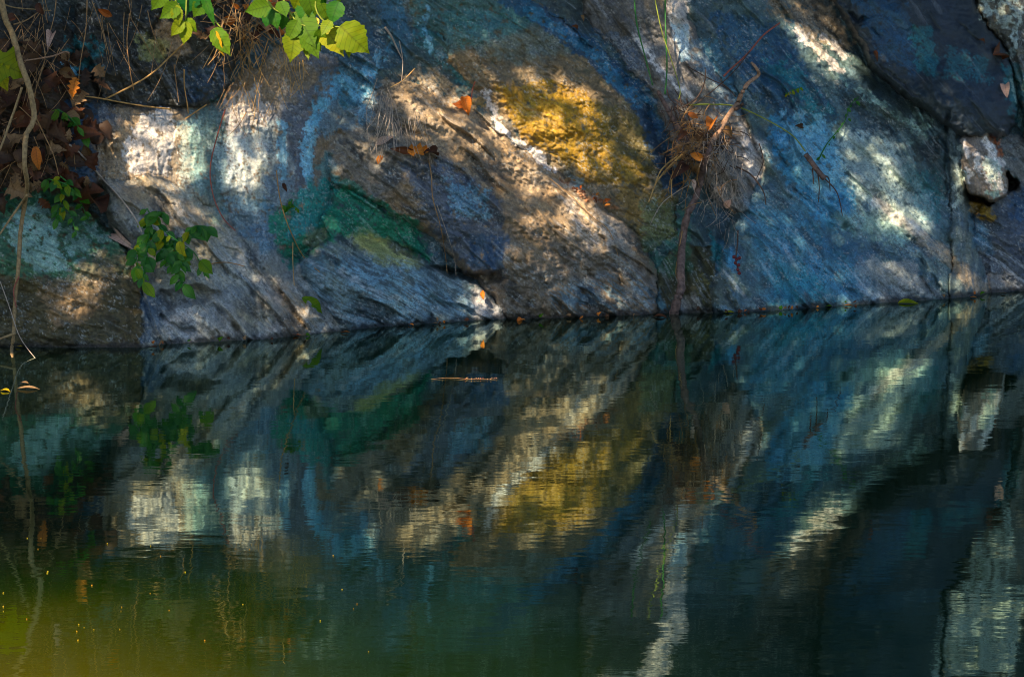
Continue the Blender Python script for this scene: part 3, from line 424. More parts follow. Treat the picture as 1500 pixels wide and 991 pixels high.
# ------------------------------------------------------------------ ground under and round the pond
def ground():
    xs = np.concatenate([np.linspace(-60, -8, 27)[:-1], np.linspace(-8, 8, 81)[:-1], np.linspace(8, 60, 27)])
    ys = np.concatenate([np.linspace(-60, -2, 30)[:-1], np.linspace(-2, 19, 106)[:-1], np.linspace(19, 80, 24)])
    gx, gy = np.meshgrid(xs, ys)
    n = fbm(gx / 2.5, gy / 2.5, 3, seed=50)
    z = -.75 + .08 * n
    side = np.maximum(sstep(4.2, 7.5, np.abs(gx)), 1 - sstep(.4, 3.0, gy)); z = z + side * (1.0 + .25 * n)
    back = sstep(15.4, 17.2, gy - M_ * gx); z = z * (1 - back) + back * (3.1 + .3 * n)
    shoal = sstep(9.0, 7.9, gy + .3 * n) * np.exp(-(np.clip(gx + .85, 0, 9) / .7) ** 2) * (1 - sstep(2.2, 3.4, -gx)); z += .35 * shoal
    c = np.empty(gx.shape + (3,)); c[:] = srgb(14, 42, 34)  # bed kept dark in place of shade over open water
    algae = sstep(.1, .9, shoal + .12 * n)[..., None]; c = c * (1 - algae) + np.array(srgb(176, 168, 10)) * algae
    land = sstep(-.02, .1, z)[..., None]; c = c * (1 - land) + np.array(srgb(74, 58, 40)) * land
    q = np.arange(gx.size).reshape(gx.shape); quads = np.stack([q[:-1, :-1], q[:-1, 1:], q[1:, 1:], q[1:, :-1]], -1).reshape(-1, 4)
    me = big_mesh('ground', np.stack([gx, gy, z], -1).reshape(-1, 3), quads, ROCK, c.reshape(-1, 3))
    return tag(link(bpy.data.objects.new('ground', me)), 'muddy pond bed rising to earth banks', kind='structure')
ground()

def water():
    m, nt, p = mat('pond_water'); nt.nodes.remove(p)
    geo = N(nt, 'ShaderNodeNewGeometry')
    def noise(sx, sy, scale, det):
        mp = N(nt, 'ShaderNodeMapping'); mp.inputs['Scale'].default_value = (sx, sy, 1); nt.links.new(geo.outputs['Position'], mp.inputs['Vector'])
        n = N(nt, 'ShaderNodeTexNoise'); n.inputs['Scale'].default_value = scale; n.inputs['Detail'].default_value = det; n.inputs['Roughness'].default_value = .45
        nt.links.new(mp.outputs[0], n.inputs['Vector']); return n
    a = noise(1, 1.3, 5.0, 2); b = noise(.8, 1.5, 26, 2)
    b1 = N(nt, 'ShaderNodeBump'); b1.inputs['Strength'].default_value = 1; b1.inputs['Distance'].default_value = .0006; nt.links.new(a.outputs['Fac'], b1.inputs['Height'])
    b2 = N(nt, 'ShaderNodeBump'); b2.inputs['Strength'].default_value = 1; b2.inputs['Distance'].default_value = .00010; nt.links.new(b.outputs['Fac'], b2.inputs['Height']); nt.links.new(b1.outputs[0], b2.inputs['Normal'])
    fre = N(nt, 'ShaderNodeFresnel'); fre.inputs['IOR'].default_value = 1.45
    mr = N(nt, 'ShaderNodeMapRange'); mr.inputs[1].default_value = .15; mr.inputs[2].default_value = .7; mr.inputs[3].default_value = .30; mr.inputs[4].default_value = .84; nt.links.new(fre.outputs[0], mr.inputs[0])
    gl = N(nt, 'ShaderNodeBsdfGlossy'); gl.inputs['Roughness'].default_value = .015; gl.inputs['Color'].default_value = (.68, .86, .76, 1); nt.links.new(b2.outputs[0], gl.inputs['Normal'])
    tr = N(nt, 'ShaderNodeBsdfTransparent'); tr.inputs['Color'].default_value = (.72, .80, .58, 1)
    # algae-clouded water; near left sunlit glow put into its colour
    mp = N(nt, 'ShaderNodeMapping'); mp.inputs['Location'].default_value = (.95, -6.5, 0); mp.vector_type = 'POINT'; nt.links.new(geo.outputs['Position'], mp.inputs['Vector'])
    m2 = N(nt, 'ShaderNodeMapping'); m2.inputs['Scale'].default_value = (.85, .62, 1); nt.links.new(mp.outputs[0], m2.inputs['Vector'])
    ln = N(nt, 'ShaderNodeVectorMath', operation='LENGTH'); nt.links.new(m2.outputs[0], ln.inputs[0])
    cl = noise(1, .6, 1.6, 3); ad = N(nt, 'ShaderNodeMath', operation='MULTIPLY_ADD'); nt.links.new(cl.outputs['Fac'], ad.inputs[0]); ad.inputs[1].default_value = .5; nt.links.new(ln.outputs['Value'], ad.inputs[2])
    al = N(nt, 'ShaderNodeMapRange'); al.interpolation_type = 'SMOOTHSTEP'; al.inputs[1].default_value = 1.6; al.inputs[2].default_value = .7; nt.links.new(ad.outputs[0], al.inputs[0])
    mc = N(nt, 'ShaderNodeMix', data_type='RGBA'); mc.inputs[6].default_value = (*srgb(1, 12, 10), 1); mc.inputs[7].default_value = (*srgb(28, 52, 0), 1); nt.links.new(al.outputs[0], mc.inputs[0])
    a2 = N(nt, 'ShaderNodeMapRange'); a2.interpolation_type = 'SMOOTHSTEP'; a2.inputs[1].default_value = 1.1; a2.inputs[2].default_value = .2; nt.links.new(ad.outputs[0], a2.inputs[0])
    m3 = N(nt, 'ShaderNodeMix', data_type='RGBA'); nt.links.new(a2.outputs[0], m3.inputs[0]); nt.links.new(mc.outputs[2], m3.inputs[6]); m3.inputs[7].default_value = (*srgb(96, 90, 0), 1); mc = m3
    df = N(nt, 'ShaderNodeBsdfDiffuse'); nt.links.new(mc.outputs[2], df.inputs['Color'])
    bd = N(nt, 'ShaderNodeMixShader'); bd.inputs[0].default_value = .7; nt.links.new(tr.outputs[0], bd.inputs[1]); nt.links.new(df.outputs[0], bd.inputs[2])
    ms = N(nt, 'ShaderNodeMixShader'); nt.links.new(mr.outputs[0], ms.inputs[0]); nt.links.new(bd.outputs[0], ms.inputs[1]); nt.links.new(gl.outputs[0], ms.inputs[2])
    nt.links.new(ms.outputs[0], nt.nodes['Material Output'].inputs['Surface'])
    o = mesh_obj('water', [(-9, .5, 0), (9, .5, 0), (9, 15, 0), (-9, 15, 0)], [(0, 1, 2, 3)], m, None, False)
    return tag(o, 'still dark pond water mirroring the cliff', kind='structure')
water()

# ------------------------------------------------------------------ the cliff meshes
P_ALL = np.stack([PX, PY, PZ], -1).reshape(-1, 3); C_ALL = C.reshape(-1, 3)
q = np.arange(NX * NY).reshape(NY, NX)
QUADS = np.stack([q[:-1, :-1], q[1:, :-1], q[1:, 1:], q[:-1, 1:]], -1).reshape(-1, 4)
QREG = REG[:-1, :-1].reshape(-1)
foot = Vector((0, Y0, 0))
cliff = empty('cliff', foot, 'lichen stained rock cliff rising out of the pond', None, kind='structure')
TOP = {1: ('boulder', 'mossy brown boulder with mint lichen at the left end of the waterline', 'boulder'),
       2: ('soil_bank', 'dark soil bank under brown leaves in the top left corner', 'bank'),
       15: ('rock_block', 'small rock block with white patches jutting out near the right edge', 'rock')}
for i in range(len(SLABS)):
    qs = QUADS[QREG == i]
    if not len(qs): continue
    vid, inv = np.unique(qs, return_inverse=True); P = P_ALL[vid]
    name = TOP[i][0] if i in TOP else ('rock_wall' if i == 0 else 'rock_slab')
    org = np.array(foot) if i not in TOP else np.array([P[:, 0].mean(), P[:, 1].mean(), P[:, 2].min()])
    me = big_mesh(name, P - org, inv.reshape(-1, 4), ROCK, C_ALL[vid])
    o = bpy.data.objects.new(name, me); link(o)
    if i in TOP: o.location = org; tag(o, TOP[i][1], TOP[i][2])
    else: o.parent = cliff; o['label'] = SLABS[i][0]

# ------------------------------------------------------------------ builders: tubes, leaves
def smooth_path(pts, n=6):
    out = []; L = len(pts)
    for i in range(L - 1):
        p0, p1, p2, p3 = pts[max(i - 1, 0)], pts[i], pts[i + 1], pts[min(i + 2, L - 1)]
        for k in range(n):
            t = k / n; t2, t3 = t * t, t * t * t
            out.append(.5 * ((2 * p1) + (p2 - p0) * t + (2 * p0 - 5 * p1 + 4 * p2 - p3) * t2 + (3 * p1 - p0 - 3 * p2 + p3) * t3))
    return out + [pts[-1]]
def tube_geo(pts, r0, r1, sides=6, sub=6, wob=0.0):
    path = smooth_path(pts, sub) if len(pts) > 2 or sub > 1 else pts
    V, Fc = [], []; n = len(path); up = Vector((.31, .22, .93))
    for i, p in enumerate(path):
        d = (path[min(i + 1, n - 1)] - path[max(i - 1, 0)]).normalized()
        a = d.cross(up).normalized() if abs(d.dot(up)) < .98 else d.cross(Vector((1, 0, 0))).normalized(); b = d.cross(a)
        r = (r0 + (r1 - r0) * i / (n - 1)) * (1 + wob * random.uniform(-1, 1))
        for s in range(sides):
            t = 2 * math.pi * s / sides; V.append(p + a * (r * math.cos(t)) + b * (r * math.sin(t)))
    for i in range(n - 1):
        for s in range(sides):
            s2 = (s + 1) % sides; Fc.append((i * sides + s, i * sides + s2, (i + 1) * sides + s2, (i + 1) * sides + s))
    Fc.append(tuple(range(sides))[::-1]); Fc.append(tuple((n - 1) * sides + s for s in range(sides)))
    return V, Fc
def join(geos):
    V, Fc = [], []
    for v, f in geos:
        o = len(V); V += v; Fc += [tuple(i + o for i in q_) for q_ in f]
    return V, Fc
PXM = .002                                                  # metres per photo pixel at the cliff
def path_on(pts, off=.03):
    out = []
    for p in pts:
        if len(p) > 2 and p[2] == 'w': out.append(on_water(p[0], p[1], -.01))
        else: out.append(surf(p[0], p[1], p[2] if len(p) > 2 else off))
    return out
def tube(name, pts, w0, w1, m, parent=None, off=.03, sides=6, wob=.06, sub=6):
    P = path_on(pts, off); base = Vector(P[-1]) if parent is None else Vector((0, 0, 0))
    V, Fc = tube_geo([p - base for p in P], w0 * PXM / 2, w1 * PXM / 2, sides, sub, wob)
    o = mesh_obj(name, V, Fc, m, parent); o.location = base
    return o

def leaf_mesh(name, outline, fold=.12, curl=.1, wave=.02, m=None, seed=0):
    """outline: (along, half width) pairs; the leaf runs from y = 0 to 1 in its own plane"""
    r = random.Random(seed); V, Fc, UV = [], [], []
    for k, (t, w) in enumerate(outline):
        zc = -curl * (t - .35) ** 2 + wave * r.uniform(-1, 1); wl_, wr_ = w * r.uniform(.93, 1.07), w * r.uniform(.93, 1.07)
        for u, ww in ((-1, wl_), (-.5, wl_), (0, 0), (.5, wr_), (1, wr_)):
            V.append((u * ww, t - (abs(u) * .04 if w > .02 else 0), zc + abs(u) * w * fold * 2 + wave * r.uniform(-1, 1) * abs(u))); UV.append((u * w, t))
    for k in range(len(outline) - 1):
        for j in range(4): Fc.append((k * 5 + j, k * 5 + j + 1, (k + 1) * 5 + j + 1, (k + 1) * 5 + j))
    me = bpy.data.meshes.new(name); me.from_pydata(V, [], Fc); l = me.uv_layers.new(name='UVMap')
    for lp in me.loops: l.data[lp.index].uv = UV[lp.vertex_index]
    me.polygons.foreach_set('use_smooth', [True] * len(me.polygons)); me.materials.append(m); return me
def serr(base, n=15, amp=.05):
    out = []
    for i in range(n + 1):
        t = i / n; w = float(np.interp(t, [b[0] for b in base], [b[1] for b in base]))
        out.append((t, w * (1 + (amp if i % 2 else -amp))))
    return out
OVATE = serr([(0, .012), (.05, .12), (.15, .23), (.3, .31), (.45, .32), (.6, .28), (.75, .19), (.88, .09), (1, .004)])
ELLIP = [(0, .01), (.12, .12), (.3, .22), (.5, .25), (.7, .2), (.88, .1), (1, .005)]
ROUND = [(0, .02), (.1, .2), (.3, .36), (.5, .4), (.7, .34), (.88, .2), (1, .02)]
LOBED = [(0, .02), (.08, .16), (.18, .46), (.26, .3), (.34, .24), (.42, .3), (.52, .5), (.6, .34), (.68, .2), (.78, .26), (.88, .14), (1, .01)]
OAK = [(0, .01), (.1, .06), (.2, .2), (.28, .1), (.4, .27), (.48, .13), (.6, .3), (.68, .14), (.78, .2), (.88, .1), (1, .02)]
_leafcache = {}
def leaf_data(shape, m, variant=0):
    key = (shape, m, variant)
    if key not in _leafcache:
        o, f, c, w = {'ovate': (OVATE, .10, .25, .012), 'ellip': (ELLIP, .16, .35, .01), 'round': (ROUND, .1, .3, .02), 'lobed': (LOBED, .12, .3, .03), 'dead': (ROUND, .38, .9, .06), 'dead2': (ELLIP, .5, 1.1, .05), 'oak': (OAK, .3, .7, .05), 'deadlobed': (LOBED, .35, .8, .06)}[shape]
        _leafcache[key] = leaf_mesh('leaf', o, f * (1 + .35 * (variant - 1)), c * (1 + .4 * (variant - 1)), w, MT[m], seed=variant * 7 + len(key[0]))
    return _leafcache[key]
def leaf(name, shape, m, base, tip, width=1.0, normal=None, parent=None, variant=None):
    """a leaf from its base point to its tip, facing `normal`"""
    me = leaf_data(shape, m, random.randrange(3) if variant is None else variant)
    y = Vector(tip) - Vector(base); L = y.length; y.normalize()
    n = Vector(normal) if normal is not None else Vector((random.uniform(-.4, .4), -1, random.uniform(0, .7)))
    x = y.cross(n).normalized(); z = x.cross(y)
    o = bpy.data.objects.new(name, me); link(o)
    mt = Matrix((x * L * width, y * L, z * L)).transposed().to_4x4(); mt.translation = base
    if parent is not None: o.parent = parent; mt = parent.matrix_basis.inverted() @ mt
    o.matrix_basis = mt
    return o

# ------------------------------------------------------------------ leafy sprays hanging from above
def spray(label, root, twigs, leaves, off, cat='branch', name='leafy_branch', m='leaf_lit', shape='ovate', tw=3, width=1.0, tm='stemy'):
    e = empty(name, surf(root[0], root[1], off), label, cat)
    for t in twigs:
        P = [(at_depth(x, y, surf(root[0], root[1], off).y - o) if off > 1 else surf(x, y, off + o)) - e.location for x, y, o in [(a[0], a[1], a[2] if len(a) > 2 else 0) for a in t]]
        mesh_obj('twig', *tube_geo(P, tw * PXM / 2, tw * .5 * PXM / 2, 5, 4), MT[tm], e)
    D0 = surf(root[0], root[1], off).y
    if off > 1: mesh_obj('bough', *tube_geo([at_depth(root[0] + a, b, D0 + c) - e.location for a, b, c in ((0, root[1] + 5, 0), (30, -260, -.02), (150, -800, -.1), (330, -1500, -.3), (520, -2000, -.4))], .005, .012, 6, 6), MT['bark'], e)
    for l in leaves:
        bx, by, tx, ty = l[:4]; mm = l[4] if len(l) > 4 else m; wd = l[5] if len(l) > 5 else width
        j = random.uniform(-.012, .012)
        b = at_depth(bx, by, D0 + j); t = at_depth(tx, ty, D0 + j + random.uniform(-.03, .02))
        leaf('leaf', shape, mm, b, t, wd * 1.12, (random.uniform(-.35, .35), -1, random.uniform(-.1, .45)), parent=e)
    return e
spray('yellow green leaves hanging at the top left beside the larger leaf cluster', (290, -40), [[(250, -40), (258, 5), (262, 40)], [(300, -40), (310, 20), (325, 42)], [(275, -40), (272, 30)]],
      [(242, -15, 222, 16, 'leaf', 1.0), (262, 6, 234, 28, 'leaf', 1.0), (256, 8, 263, 40, 'leaf_lit', .8), (278, -18, 274, 22, 'leaf_dark', 1.3), (298, 2, 283, 26, 'leaf', 1.2), (268, 30, 250, 54, 'leaf_lit', .9), (274, 32, 268, 66, 'leaf_lit', .95), (272, 28, 288, 48, 'leaf_lit', 1.0), (312, 42, 338, 82, 'leaf_lit', .8), (312, 44, 326, 82, 'leaf_gold', .5), (296, -14, 315, 40, 'leaf', .35)], 2.3)
spray('large cluster of yellow green serrated leaves hanging at the top', (440, -40), [[(400, -40), (420, 10), (440, 36), (470, 38)], [(470, -40), (462, 10), (480, 36), (500, 40)], [(380, -20), (398, 10), (418, 22)]],
      [(398, 8, 357, 18, 'leaf', .95), (400, 12, 406, 44, 'leaf', .9), (410, 2, 420, 25, 'leaf', 1.1), (416, 22, 413, 46, 'leaf', .9), (440, -12, 430, 15, 'leaf_lit', 1.2), (448, -16, 462, 32, 'leaf', .9), (458, -20, 478, 12, 'leaf', .9), (496, 2, 484, 36, 'leaf', 1.1, ), (428, 18, 432, 35, 'leaf_gold', .9), (434, 16, 462, 70, 'leaf', .95), (432, 46, 426, 91, 'leaf_lit', 1.05), (444, 46, 468, 86, 'leaf', .9),
       (476, 40, 503, 81, 'leaf_lit', 1.0), (470, 42, 466, 70, 'leaf_lit', .9), (498, 38, 541, 79, 'leaf_lit', 1.15), (508, 56, 512, 86, 'leaf_lit', .7), (448, 64, 452, 88, 'leaf_lit', .6), (462, 26, 464, 40, 'leaf_gold', .9), (446, 4, 446, 34, 'leaf_dark', 1.2), (420, -20, 396, -2, 'leaf', 1.0), (470, 6, 486, 34, 'leaf', .9), (436, 30, 420, 62, 'leaf', .9), (456, 44, 470, 76, 'leaf_lit', .9), (484, 30, 470, 52, 'leaf_lit', .9), (486, -24, 500, 6, 'leaf', .9), (394, 22, 388, 40, 'leaf_dark', 1.3)], 2.3)
e = empty('lobed_leaf', surf(-8, 96, .2), 'single bright green lobed leaf cut by the left edge', 'leaf')
leaf('leaf_blade', 'lobed', 'leaf_lit', surf(-22, 84, .2), surf(42, 110, .22), .9, (0.1, -1, .3), e); leaf('leaf_blade', 'lobed', 'leaf_lit', surf(-14, 78, .2), surf(10, 134, .2), .7, (-.2, -1, .3), e); leaf('leaf_blade', 'ovate', 'leaf_lit', surf(-14, 100, .2), surf(12, 76, .2), .9, (-.2, -1, .3), e)
mesh_obj('stalk', *tube_geo([surf(-60, 90, .2) - e.location, surf(-30, 86, .2) - e.location, surf(-10, 92, .2) - e.location], .003, .002, 5, 3), MT['stemy'], e)

def sprig(label, stems, box, n, L, off, m, name='leafy_sprig', width=1.0, droop=(.25, 1), seed=1, m2=None):
    """a small leafy plant: stems plus leaflets set along them"""
    r = random.Random(seed); x0, y0 = stems[0][0][:2]
    e = empty(name, surf(x0, y0, off * .4), label, 'plant')
    per = max(1, n // len(stems))
    for st in stems:
        P = smooth_path([surf(a, b, off * (.4 + .6 * k / max(1, len(st) - 1))) for k, (a, b) in enumerate(st)], 8)
        mesh_obj('stem', *tube_geo([p - e.location for p in P], .0022, .0012, 5, 1), MT['stem'], e)
        for k in range(per):
            p = P[int((k + .5) / per * (len(P) - 1))] + Vector((r.uniform(-.006, .006), r.uniform(-.015, .005), 0))
            s = 1 if k % 2 else -1; l = L * PXM * r.uniform(.75, 1.2)
            t = p + Vector((s * l * r.uniform(.2, .85), -l * r.uniform(0, .45), -l * r.uniform(*droop)))
            leaf('leaf', 'ellip', (m2 if m2 and r.random() < .3 else m), p, t, width * r.uniform(.9, 1.3), (r.uniform(-.5, .5), -1, r.uniform(.1, .9)), e)
    return e
sprig('green sprig drooping over the mint lichened boulder at left', [[(88, 258), (104, 272), (118, 296), (130, 322)], [(86, 262), (92, 290), (104, 315), (112, 345)], [(70, 262), (92, 268), (110, 280)], [(95, 270), (88, 300), (84, 322)]], 0, 36, 17, .10, 'leaf_dark', seed=3, m2='leaf_lit')
sprig('small green sprig at the edge of the brown leaf litter', [[(84, 160), (100, 170), (118, 190)], [(98, 170), (112, 182), (130, 198)]], 0, 12, 18, .08, 'leaf_dark', seed=5, m2='leaf')
sprig('bushy green plant hanging on the ramp just above the water at left', [[(215, 305), (232, 330), (256, 350), (286, 372), (300, 405)], [(222, 330), (216, 360), (212, 390), (208, 415)], [(236, 340), (240, 370), (256, 395), (272, 418)], [(262, 352), (284, 332), (305, 332)], [(225, 345), (200, 362), (203, 395)], [(250, 350), (262, 372), (268, 390)], [(218, 322), (226, 310), (240, 312)]], 0, 98, 21, .13, 'leaf_dark', width=1.1, seed=8, m2='leaf_lit')
sprig('tiny green sprout on the pale streaked wall', [[(428, 292), (424, 302), (410, 300)], [(426, 298), (436, 306)]], 0, 9, 11, .03, 'leaf', seed=4)
sprig('tiny yellow green sprout on the blue slab at right', [[(1150, 138), (1162, 132), (1175, 128)]], 0, 8, 8, .03, 'leaf_lit', seed=6)
sprig('thin red stemmed creeper with a few green leaves on the right slab', [[(1200, 232), (1212, 210), (1236, 180), (1244, 156), (1258, 142)]], 0, 13, 9, .03, 'leaf_dark', seed=9)

# ------------------------------------------------------------------ vines, roots and twigs
v = empty('woody_vine', on_water(22, 552, -.01), 'long woody vine hanging into the water at the far left', 'vine')
def vpart(name, pts, w0, w1, m, e, off=.05, sides=7, wob=.08):
    P = [p - e.location for p in path_on(pts, off)]
    return mesh_obj(name, *tube_geo(P, w0 * PXM / 2, w1 * PXM / 2, sides, 6, wob), MT[m], e)
vpart('main_stem', [(-90, -700, .3), (-50, -420, .28), (-30, -200, .25), (-8, -60, .25), (6, 20, .22), (18, 50, .2), (30, 92, .2), (42, 125, .2), (50, 165, .2), (47, 182, .2), (38, 200, .2), (36, 240, .2), (40, 270, .15), (36, 300, .08), (30, 340, .05), (27, 390, .05), (22, 440, .05), (20, 490, .07), (17, 515, .12), (23, 552, 'w')], 10, 5, 'vine', v)
vpart('side_shoot', [(40, 285, .12), (28, 302, .1), (14, 322, .1), (-5, 350, .1)], 4, 2.5, 'vine', v)
vpart('side_shoot', [(22, 488, .08), (8, 493, .1), (-12, 500, .12)], 4, 3, 'vine', v)
vpart('side_shoot', [(18, 520, .13), (6, 540, .25), (-6, 556, 'w')], 3, 2, 'vine', v)
vpart('side_shoot', [(28, 405, .06), (20, 425, .06), (24, 450, .06)], 2, 1.5, 'redtwig', v)
def one(name, label, pts, w0, w1, m, off=.03, cat='twig', sides=5, wob=.08):
    return tag(tube(name, pts, w0, w1, MT[m], None, off, sides, wob), label, cat)
one('dry_stalk', 'straight brown stalk leaning in front of the leaf litter at far left', [(32, 128, .2), (18, 170, .2), (2, 214, .18), (-8, 240, .16)], 4, 3, 'vine')
one('dry_twig', 'pale forked twig pointing right above the brown leaves', [(36, 89, .12), (56, 86, .1), (78, 82, .08), (95, 76, .06), (101, 78, .06)], 2, 3.2, 'rootlit')
one('dry_twig', 'thin arching twig crossing the top left corner', [(0, 4, .2), (20, 11, .18), (52, 14, .14), (75, 16, .1)], 2.2, 1.4, 'vine')
one('dry_twig', 'short twig rising right from the vine near the top left corner', [(20, 36, .2), (38, 30, .16), (56, 18, .1)], 2.5, 1.4, 'twig')
one('dry_stalk', 'long straw coloured stalk slanting under the hanging leaves', [(152, 146), (185, 130), (222, 108), (248, 84), (268, 65, .08)], 3, 2.4, 'reed')
one('dry_stalk', 'bundled straw lying along the ledge above the white patch', [(108, 140), (140, 143), (178, 150), (215, 156), (250, 160)], 2.2, 2.6, 'reed', .04)
one('dry_stalk', 'short upright straw standing above the white patch', [(270, 102), (270, 125), (274, 150), (276, 166)], 2.4, 1.6, 'reed')
one('dry_stalk', 'short straw lying at the right end of the ledge', [(303, 153), (288, 163), (272, 174)], 2, 2, 'reed', .02)
one('dry_twig', 'grey twig slanting down from the leaf litter to the bushy plant', [(102, 212, .06), (122, 230), (152, 264), (172, 285, .06), (196, 316, .1), (208, 340, .1)], 3.2, 2.2, 'fibre')
one('dry_twig', 'slim twig leaning across the litter beside the woody vine', [(52, 170, .15), (64, 196, .12), (78, 226, .1), (86, 256, .08)], 1.8, 1.4, 'twig')
one('hanging_tendril', 'brown tendril curving down the pale wall beside the white streaks', [(330, 160), (318, 200), (308, 245), (312, 285), (326, 318), (345, 338)], 2.2, 1.6, 'redtwig', .02, 'vine')
one('hanging_tendril', 'straw coloured tendril hanging across the green hollow', [(405, 250), (410, 290), (422, 330), (444, 375), (468, 398)], 1.8, 1.6, 'reed', .03, 'vine')
one('hanging_tendril', 'short straight tendril left of the floating green leaf', [(429, 355), (429, 385), (431, 418)], 1.6, 1.2, 'reed', .03, 'vine')
one('hanging_tendril', 'fine grey tendril hanging from the orange leaves on the ridge', [(628, 235), (632, 258), (634, 290), (645, 330), (652, 370), (655, 400)], 2.0, 1.2, 'twig', .02, 'vine')
one('hanging_tendril', 'fine grey tendril drooping over the dark crevice', [(640, 300), (656, 345), (666, 380), (668, 404)], 1.2, 1.0, 'fibre', .04, 'vine')
one('hanging_tendril', 'faint root trailing down beside the pale blue seep', [(585, 60), (590, 90), (588, 120)], 1.8, 1.2, 'fibre', .02, 'vine')
one('dead_twig', 'knotted grey twig stuck on the rock right of the hanging leaves', [(564, 40), (574, 55), (582, 72), (590, 88)], 4, 1.6, 'fibre', .02)
one('dead_twig', 'small red brown twig standing by the orange leaf on the crest', [(690, 150), (692, 132), (696, 120)], 2.4, 1.6, 'redtwig', .03)
one('dead_twig', 'fine straw twig lying across the rock left of the crest', [(608, 100), (590, 118), (572, 128)], 1.6, 1.2, 'reed', .02)
one('dead_twig', 'red brown twig leaning out in the upper right', [(1142, 34), (1118, 52), (1096, 78), (1072, 100), (1060, 112)], 2.6, 3.2, 'redtwig', .04)
one('dead_twig', 'thin bare twig slanting over the lower brown ridge', [(806, 262), (840, 290), (868, 318), (892, 338), (906, 376)], 1.8, 1.2, 'twig', .02)
one('fallen_straw', 'curved straw lying on the grey ramp', [(300, 388), (330, 384), (358, 390)], 1.6, 1.2, 'reed', .015)
one('dry_twig', 'thin twig arching into the water beside the woody vine', [(0, 412, .08), (14, 450, .08), (30, 495, .1), (58, 532, 'w')], 1.6, 1.2, 'fibre', .06)
for k, (a, b) in enumerate(zip(['brown strand hanging in front of the dark overhang beside the mossy corner', 'brown strand hanging nearest the short pale lichen tuft', 'long brown strand hanging midway across the dark overhang', 'brown strand hanging just left of the small straw stalk', 'fine strand looping down from the top left soil'],
                               [[(128, -20), (126, 40), (118, 90), (114, 128)], [(84, -20), (80, 20), (74, 45)], [(190, 20), (186, 60), (190, 100), (196, 132)], [(255, 95), (258, 120), (262, 150)], [(62, 60), (66, 85), (56, 118), (48, 150)]])):
    one('hanging_strand', a, b, 1.8, 1.2, 'twig', .05, 'vine')

# the leaning root with its nest of flood debris
root = empty('leaning_root', on_water(986, 458, -.02), 'crooked bare root rising from the water up to the debris nest', 'root')
vpart('lower_trunk', [(986, 464, 'w'), (992, 440, .06), (998, 420, .08), (997, 395, .09), (1000, 350, .10), (1007, 315, .11), (1019, 290, .12), (1026, 262, .13), (1034, 232, .14), (1044, 206, .14)], 14, 9, 'root', root, sides=10, wob=.12)
limb = vpart('upper_limb', [(1040, 212, .14), (1055, 190, .15), (1068, 168, .15), (1080, 152, .15), (1086, 138, .15), (1096, 122, .14), (1111, 110, .13), (1108, 100, .13), (1101, 92, .12)], 10, 4, 'rootlit', root, sides=8, wob=.07)
vpart('dead_prong', [(1010, 210, .1), (992, 185, .08), (978, 160, .06), (964, 134, .05)], 9, 6, 'root', root, sides=7)
vpart('knot', [(1078, 160, .17), (1084, 156, .18), (1088, 152, .18)], 6, 5, 'twigdark', root).parent = limb
def nest():
    e = empty('debris_nest', surf(1030, 300, .04), 'tangle of flood washed roots and dry grass caught on the leaning root', 'debris')
    r = random.Random(21)
    def strands(n, m, name, cx, cy, sx, sy, L, w, dirs):
        geos = []
        for k in range(n):
            x, y = r.gauss(cx, sx), r.gauss(cy, sy); a = math.radians(r.uniform(*dirs)); l = L * r.uniform(.4, 1.2); bend = r.uniform(-.9, .9)
            pts = []; o = r.uniform(.02, .17)
            for s in range(4):
                pts.append(surf(x, y, max(.01, o)) - e.location); x += math.cos(a) * l / 3; y += math.sin(a) * l / 3; a += bend * .5; o += r.uniform(-.025, .02)
            geos.append(tube_geo(pts, w * PXM / 2 * r.uniform(.6, 1.2), w * PXM / 2 * .5, 4, 3))
        o = mesh_obj(name, *join(geos), MT[m], e); o['kind'] = 'stuff'
    strands(130, 'fibre', 'root_tangle', 1052, 238, 17, 28, 38, 1.1, (50, 130)); strands(110, 'twigdark', 'dark_rootlets', 1035, 210, 20, 24, 26, 1.8, (-20, 200)); strands(120, 'twig', 'dry_grass', 1020, 205, 20, 24, 36, 1.5, (-20, 200)); strands(36, 'reed', 'pale_straw', 1010, 225, 20, 28, 60, 1.5, (60, 170))
    strands(20, 'fibre', 'lower_rootlets', 1065, 290, 12, 24, 40, 1.1, (50, 130)); strands(26, 'twigdark', 'upper_rootlets', 990, 165, 12, 18, 40, 2, (20, 100))
    for p_ in ([(1005, 222), (985, 234), (968, 250), (958, 275), (950, 296)], [(1000, 226), (978, 246), (965, 262), (955, 280)], [(1002, 240), (985, 260), (984, 290)]):
        vpart('long_straw', [(a, b, .1) for a, b in p_], 3, 1.6, 'reed', e, sides=5)
    vpart('long_straw', [(1010, 270, .1), (990, 282, .1), (968, 300, .08), (952, 330, .05)], 1.6, 1.2, 'fibre', e, sides=5)
    vpart('long_straw', [(1000, 335, .1), (994, 370, .1), (990, 400, .09), (998, 424, .09)], 1.6, 1.2, 'reed', e, sides=5)
nest()
